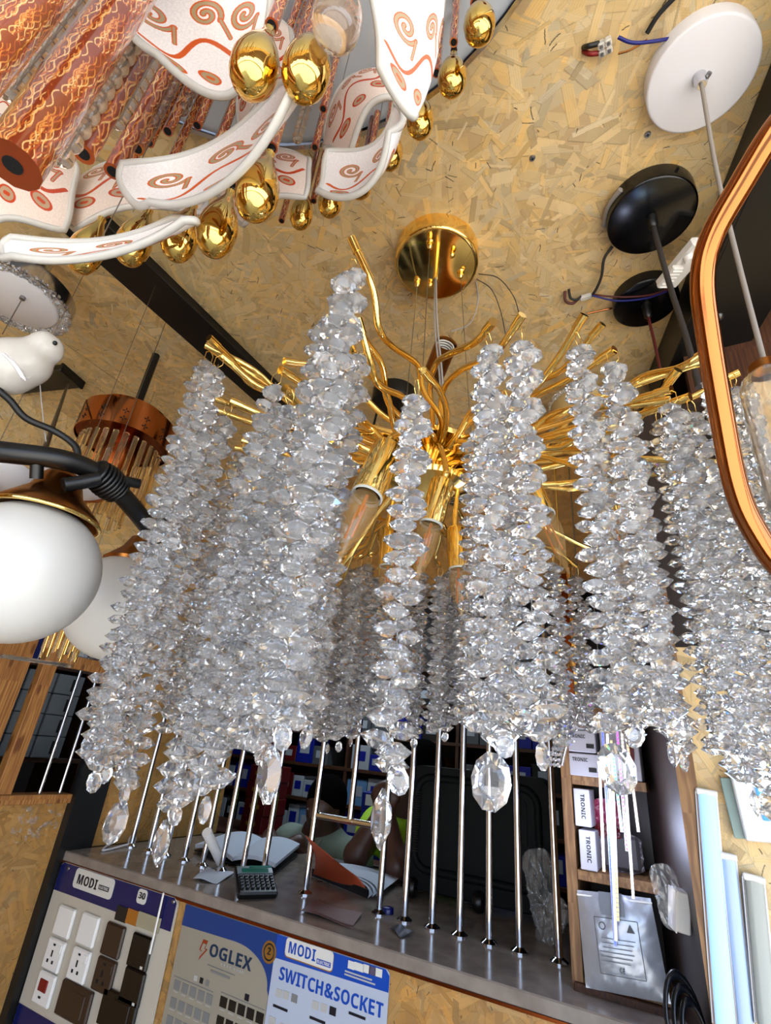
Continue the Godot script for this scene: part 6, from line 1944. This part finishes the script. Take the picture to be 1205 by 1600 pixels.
	sl.shadow_enabled = true
	add_child(sl)
	# white plastic trunking sample on the brown board
	var tk := thing("plastic_sample", "white plastic trunking offcut hanging on the brown partition in a clear bag", "sample", Vector3(-0.0389, 1.2931, -1.2700))
	part(tk, "profile", box(Vector3(0.022, 0.062, 0.05), 0.002), M.white_gloss, at(Vector3(0, -0.006, 0), Vector3(0, 15, -8)))
	part(tk, "front_lip", box(Vector3(0.003, 0.064, 0.052), 0.001), M.white_gloss, at(Vector3(-0.012, -0.006, 0.0), Vector3(0, 15, -8)))
	part(tk, "bag_film", crumple(0.045, 0.10, 0.01, 33), M.film, at(Vector3(-0.012, 0.012, 0.012), Vector3(0, 15, 10)))
	# coil of dark hose at the bottom
	var hs := thing("hose_coil", "dark blue-grey hose coil hanging at the foot of the brown partition", "hose", Vector3(-0.0469, 1.1506, -1.2200))
	for i in 3:
		part(hs, "turn", tube(circle(0.055 - 0.011 * i, 28), 0.0055, 8, true), mat(Color(0.04, 0.06, 0.09), 0.3), Transform3D(Basis.from_euler(Vector3(PI / 2 - 0.2, 0.5, 0)) * Basis.from_scale(Vector3(0.55, 1, 1.3)), Vector3(-0.004 + 0.006 * i, -0.02, 0.006 * i)))
	# LED display on the wall
	led_bar("lit_tube", "lit blue-white LED tube fixture beside the plywood edge", Vector3(0.0305, 1.4852, -1.1550), Vector3(0.0052, 1.1707, -1.1550), 0.032, Color(0.58, 0.74, 1.0), 0.72, true)
	led_bar("tube_fixture", "unlit tube fixture with a clear blue-tinted cover next to the lit tube", Vector3(0.0469, 1.3932, -1.1580), Vector3(0.0321, 1.1767, -1.1580), 0.024, Color(0.66, 0.75, 0.88), 0.0, false)
	led_bar("tube_fixture", "frosted grey-white tube fixture with a wire loop at its top end", Vector3(0.0773, 1.3686, -1.1560), Vector3(0.0599, 1.1843, -1.1560), 0.030, Color(0.62, 0.64, 0.62), 0.0, false)
	var pn := thing("led_square_lamp", "lit square LED panel with a sparkling diffuser above the tube fixtures", "LED panel", Vector3(0.1176, 1.4837, -1.1500))
	part(pn, "frame", box(Vector3(0.135, 0.12, 0.012), 0.002), M.white, at(Vector3(0.022, 0.0, 0.0), Vector3(0, 0, 3)))
	part(pn, "edge_light", box(Vector3(0.016, 0.118, 0.004), 0.001), glow(Color(0.85, 0.96, 1.0), 1.1), at(Vector3(-0.034, 0.0, 0.008), Vector3(0, 0, 3)))
	part(pn, "diffuser", box(Vector3(0.09, 0.085, 0.004), 0.001), glow(Color(0.25, 0.55, 0.80), 0.6), at(Vector3(0.030, 0.014, 0.008), Vector3(0, 0, 3)))
	var gems := []
	for i in 9:
		for j in 9:
			gems.append([lens_bead(0.0038, 0.002), at(Vector3(-0.008 + i * 0.0085, -0.02 + j * 0.0085, 0.0105), Vector3(90, i * 30, 0))])
	var gg := part(pn, "diffuser_studs", merged(gems), glow(Color(0.75, 0.93, 1.0), 0.9))
	gg.set_meta("kind", "stuff")
	var pg := thing("glass_block", "pale green glass panel leaning left of the lit LED panel", "panel", Vector3(0.0725, 1.4667, -1.1600))
	part(pg, "pane", box(Vector3(0.030, 0.09, 0.006), 0.001), mat(Color(0.50, 0.60, 0.58), 0.15), at(Vector3.ZERO, Vector3(0, 0, 4)))
	part(pg, "edge", box(Vector3(0.003, 0.09, 0.008), 0.0008), M.white_gloss, at(Vector3(0.016, 0.0, 0.0), Vector3(0, 0, 4)))
	for e in [[Vector3(0.0185, 1.3397, -1.1200), Vector2(0.034, 0.36), Color(0.55, 0.72, 1.0), 0.05], [Vector3(0.1094, 1.4878, -1.1300), Vector2(0.12, 0.12), Color(0.75, 0.9, 1.0), 0.05]]:
		var al := AreaLight3D.new()
		al.name = "display_glow"
		al.area_size = e[1]
		al.light_color = e[2]
		al.light_energy = e[3]
		al.shadow_enabled = true
		al.position = e[0]
		al.rotation = Vector3(0, PI, 0) * 0.0
		al.basis = Basis(Vector3.UP, PI)
		add_child(al)

func led_bar(nm: String, label: String, a: Vector3, b: Vector3, w: float, col: Color, e: float, lit: bool):
	var t := thing(nm, label, "light fixture", b)
	var xf := along(a - b, Vector3.ZERO)
	var L := a.distance_to(b)
	part(t, "housing", box(Vector3(w, L, 0.010), 0.002), M.white, xf * at(Vector3(0, L / 2, -0.004)))
	var mt: StandardMaterial3D
	if lit:
		mt = glow(col, e)
	else:
		mt = mat(col, 0.15)
	part(t, "cover", lathe([Vector2(w * 0.42, 0.0), Vector2(w * 0.42, L)], 20), mt, xf * Transform3D(Basis.from_scale(Vector3(1, 1, 0.45)), Vector3(0, 0, 0.002)))
	part(t, "end_cap", box(Vector3(w * 1.02, 0.010, 0.016), 0.002), M.white_gloss, xf * at(Vector3(0, L, 0.0)))
	part(t, "edge_strip", box(Vector3(0.003, L, 0.012), 0.0008), M.steel, xf * at(Vector3(-w * 0.52, L / 2, 0.0)))

# ---------------------------------------------------------------- people behind the bars
func build_people():
	# first person: head bowed over the counter
	var a := thing("person", "person in a grey-green collared shirt, head bowed behind the hatch", "person")
	var hd: Vector3 = Vector3(-1.5495, 1.2330, -2.3200)
	var nk: Vector3 = hd + Vector3(-0.02, -0.13, -0.05)
	var shl: Vector3 = nk + Vector3(-0.19, -0.06, -0.02)
	var shr: Vector3 = nk + Vector3(0.18, -0.07, -0.02)
	var ell: Vector3 = shl + Vector3(-0.03, -0.22, 0.12)
	var elr: Vector3 = shr + Vector3(0.02, -0.20, 0.10)
	var hip: Vector3 = nk + Vector3(-0.02, -0.50, -0.10)
	var hl: Vector3 = Vector3(hd.x - 0.10, 1.115, -2.08)
	var hr: Vector3 = Vector3(hd.x + 0.06, 1.115, -2.08)
	var body := [[hd, hd + Vector3(0.0, 0.035, -0.03), 0.078, 0.082], [hd + Vector3(0, -0.045, 0.035), hd + Vector3(0, -0.07, 0.03), 0.05, 0.042], [hd + Vector3(0, -0.06, -0.02), nk, 0.052, 0.056], [nk, hip, 0.10, 0.12], [shl, ell, 0.05, 0.04], [shr, elr, 0.05, 0.04], [ell, hl, 0.037, 0.027], [elr, hr, 0.037, 0.027], [hd + Vector3(0, -0.02, 0.078), hd + Vector3(0, -0.035, 0.088), 0.010, 0.014], [hd + Vector3(-0.083, -0.015, -0.01), hd + Vector3(-0.085, -0.035, -0.01), 0.012, 0.010], [hd + Vector3(0.083, -0.015, -0.01), hd + Vector3(0.085, -0.035, -0.01), 0.012, 0.010]]
	hand(body, hl, Vector3(0.6, -0.2, 0.8).normalized(), Vector3(0, 1, 0), 1.0)
	hand(body, hr, Vector3(-0.6, -0.2, 0.8).normalized(), Vector3(0, 1, 0), -1.0)
	part(a, "body", blob(body, 0.011, 0.022), M.skin)
	face(a, hd, Vector3(0, -0.25, 1).normalized())
	var shirt := [[nk + Vector3(0, -0.05, -0.01), hip, 0.125, 0.15], [shl, shr, 0.085, 0.085], [shl, shl.lerp(ell, 0.85), 0.075, 0.066], [shr, shr.lerp(elr, 0.85), 0.075, 0.066]]
	part(a, "shirt", blob(shirt, 0.014, 0.05), mat(Color(0.48, 0.53, 0.48), 0.8))
	for sg in [-1.0, 1.0]:
		part(a, "collar", slab(PackedVector2Array([Vector2(0, 0), Vector2(0.075 * sg, 0.028), Vector2(0.06 * sg, -0.045)]), 0.006), mat(Color(0.50, 0.55, 0.50), 0.8), at(nk + Vector3(0.0, -0.015, 0.118), Vector3(-40, 0, 0)))
	part(a, "hair", blob([[hd + Vector3(0, 0.035, -0.025), hd + Vector3(0, 0.045, -0.035), 0.094, 0.096], [hd + Vector3(0, 0.0, -0.05), hd + Vector3(0, -0.03, -0.05), 0.08, 0.06]], 0.011, 0.03), M.hair)
	# second person: hands clasped before the face
	var b := thing("person", "person in a yellow-green top with clasped hands raised to the face", "person")
	hd = Vector3(-1.0059, 1.4169, -2.2200)
	nk = hd + Vector3(-0.01, -0.14, -0.03)
	shl = nk + Vector3(-0.19, -0.07, 0.0)
	shr = nk + Vector3(0.16, -0.07, 0.0)
	var hands: Vector3 = Vector3(-1.0656, 1.3058, -2.0300)
	ell = Vector3(-1.165, 1.125, -2.02)
	elr = Vector3(-0.9631, 1.1425, -1.9800)
	elr.y = 1.125
	hip = nk + Vector3(0, -0.5, -0.08)
	body = [[hd, hd + Vector3(0.0, 0.04, -0.02), 0.080, 0.084], [hd + Vector3(0, -0.05, 0.03), hd + Vector3(0, -0.085, 0.035), 0.055, 0.045], [hd + Vector3(0, -0.06, -0.02), nk, 0.055, 0.06], [nk, hip, 0.11, 0.13], [shl, ell, 0.058, 0.048], [shr, elr, 0.058, 0.046], [ell, hands + Vector3(-0.022, -0.045, 0), 0.046, 0.028], [elr, hands + Vector3(0.03, -0.045, 0), 0.044, 0.028], [hd + Vector3(0, -0.015, 0.082), hd + Vector3(0, -0.03, 0.09), 0.011, 0.016], [hd + Vector3(-0.085, -0.01, -0.01), hd + Vector3(-0.087, -0.03, -0.01), 0.012, 0.010], [hd + Vector3(0.085, -0.01, -0.01), hd + Vector3(0.087, -0.03, -0.01), 0.012, 0.010]]
	hand(body, hands + Vector3(-0.022, -0.03, 0.0), Vector3(0.35, 0.9, 0.1).normalized(), Vector3(-0.2, 0.1, 1), 1.0)
	hand(body, hands + Vector3(0.024, -0.03, 0.004), Vector3(-0.35, 0.9, 0.1).normalized(), Vector3(0.2, 0.1, 1), -1.0)
	part(b, "body", blob(body, 0.010, 0.018), M.skin)
	face(b, hd, Vector3(-0.2, -0.1, 1).normalized())
	var top := [[nk + Vector3(0, -0.10, 0.0), hip, 0.135, 0.155], [shl + Vector3(0.06, -0.02, 0), shr + Vector3(-0.06, -0.02, 0), 0.085, 0.085], [shl, shl.lerp(ell, 0.3), 0.075, 0.07], [shr, shr.lerp(elr, 0.3), 0.075, 0.07], [nk + Vector3(-0.02, -0.25, 0.02), nk + Vector3(-0.03, -0.30, 0.10), 0.10, 0.09]]
	part(b, "top", blob(top, 0.014, 0.05), mat(Color(0.66, 0.86, 0.10), 0.7))
	part(b, "hair", blob([[hd + Vector3(0, 0.04, -0.02), hd + Vector3(0, 0.05, -0.03), 0.095, 0.098], [hd + Vector3(0, 0.0, -0.05), hd + Vector3(0, -0.03, -0.05), 0.08, 0.06]], 0.011, 0.03), M.hair)

func hand(caps: Array, wrist: Vector3, dir: Vector3, up: Vector3, side: float):
	var s := dir.cross(up).normalized() * side
	var n := s.cross(dir).normalized() * side
	for i in 4:
		caps.append([wrist, wrist + dir * 0.062 + s * (-0.026 + i * 0.017), 0.018, 0.012])
		var k0 := wrist + dir * 0.066 + s * (-0.028 + i * 0.0187)
		var fl: float = [0.034, 0.040, 0.038, 0.030][i]
		var k1 := k0 + (dir * 0.85 - n * 0.35).normalized() * fl
		var k2 := k1 + (dir * 0.35 - n * 0.9).normalized() * fl * 0.75
		caps.append([k0, k1, 0.0095, 0.0085])
		caps.append([k1, k2, 0.0085, 0.0072])
	var t0 := wrist + dir * 0.022 - s * 0.026
	var t1 := t0 + (dir * 0.6 - s * 0.8).normalized() * 0.034
	caps.append([t0, t1, 0.012, 0.010])
	caps.append([t1, t1 + (dir - s * 0.1 - n * 0.4).normalized() * 0.028, 0.010, 0.008])

func face(p: Node3D, hd: Vector3, fwd: Vector3):
	var rt := Vector3.UP.cross(fwd).normalized()
	var up := fwd.cross(rt)
	for s in [-1.0, 1.0]:
		var e := part(p, "eye", lathe(ball_profile(0.009, -90, 90, 6), 10), mat(Color(0.55, 0.52, 0.50), 0.3), at(hd + fwd * 0.072 + rt * 0.03 * s + up * 0.002))
		part(e, "iris", lathe(ball_profile(0.0045, -90, 90, 5), 8), M.hair, at(fwd * 0.0062))
	part(p, "mouth", blob([[hd + fwd * 0.078 - up * 0.062 - rt * 0.018, hd + fwd * 0.078 - up * 0.062 + rt * 0.018, 0.006, 0.006]], 0.003, 0.004), mat(Color(0.16, 0.06, 0.05), 0.5))
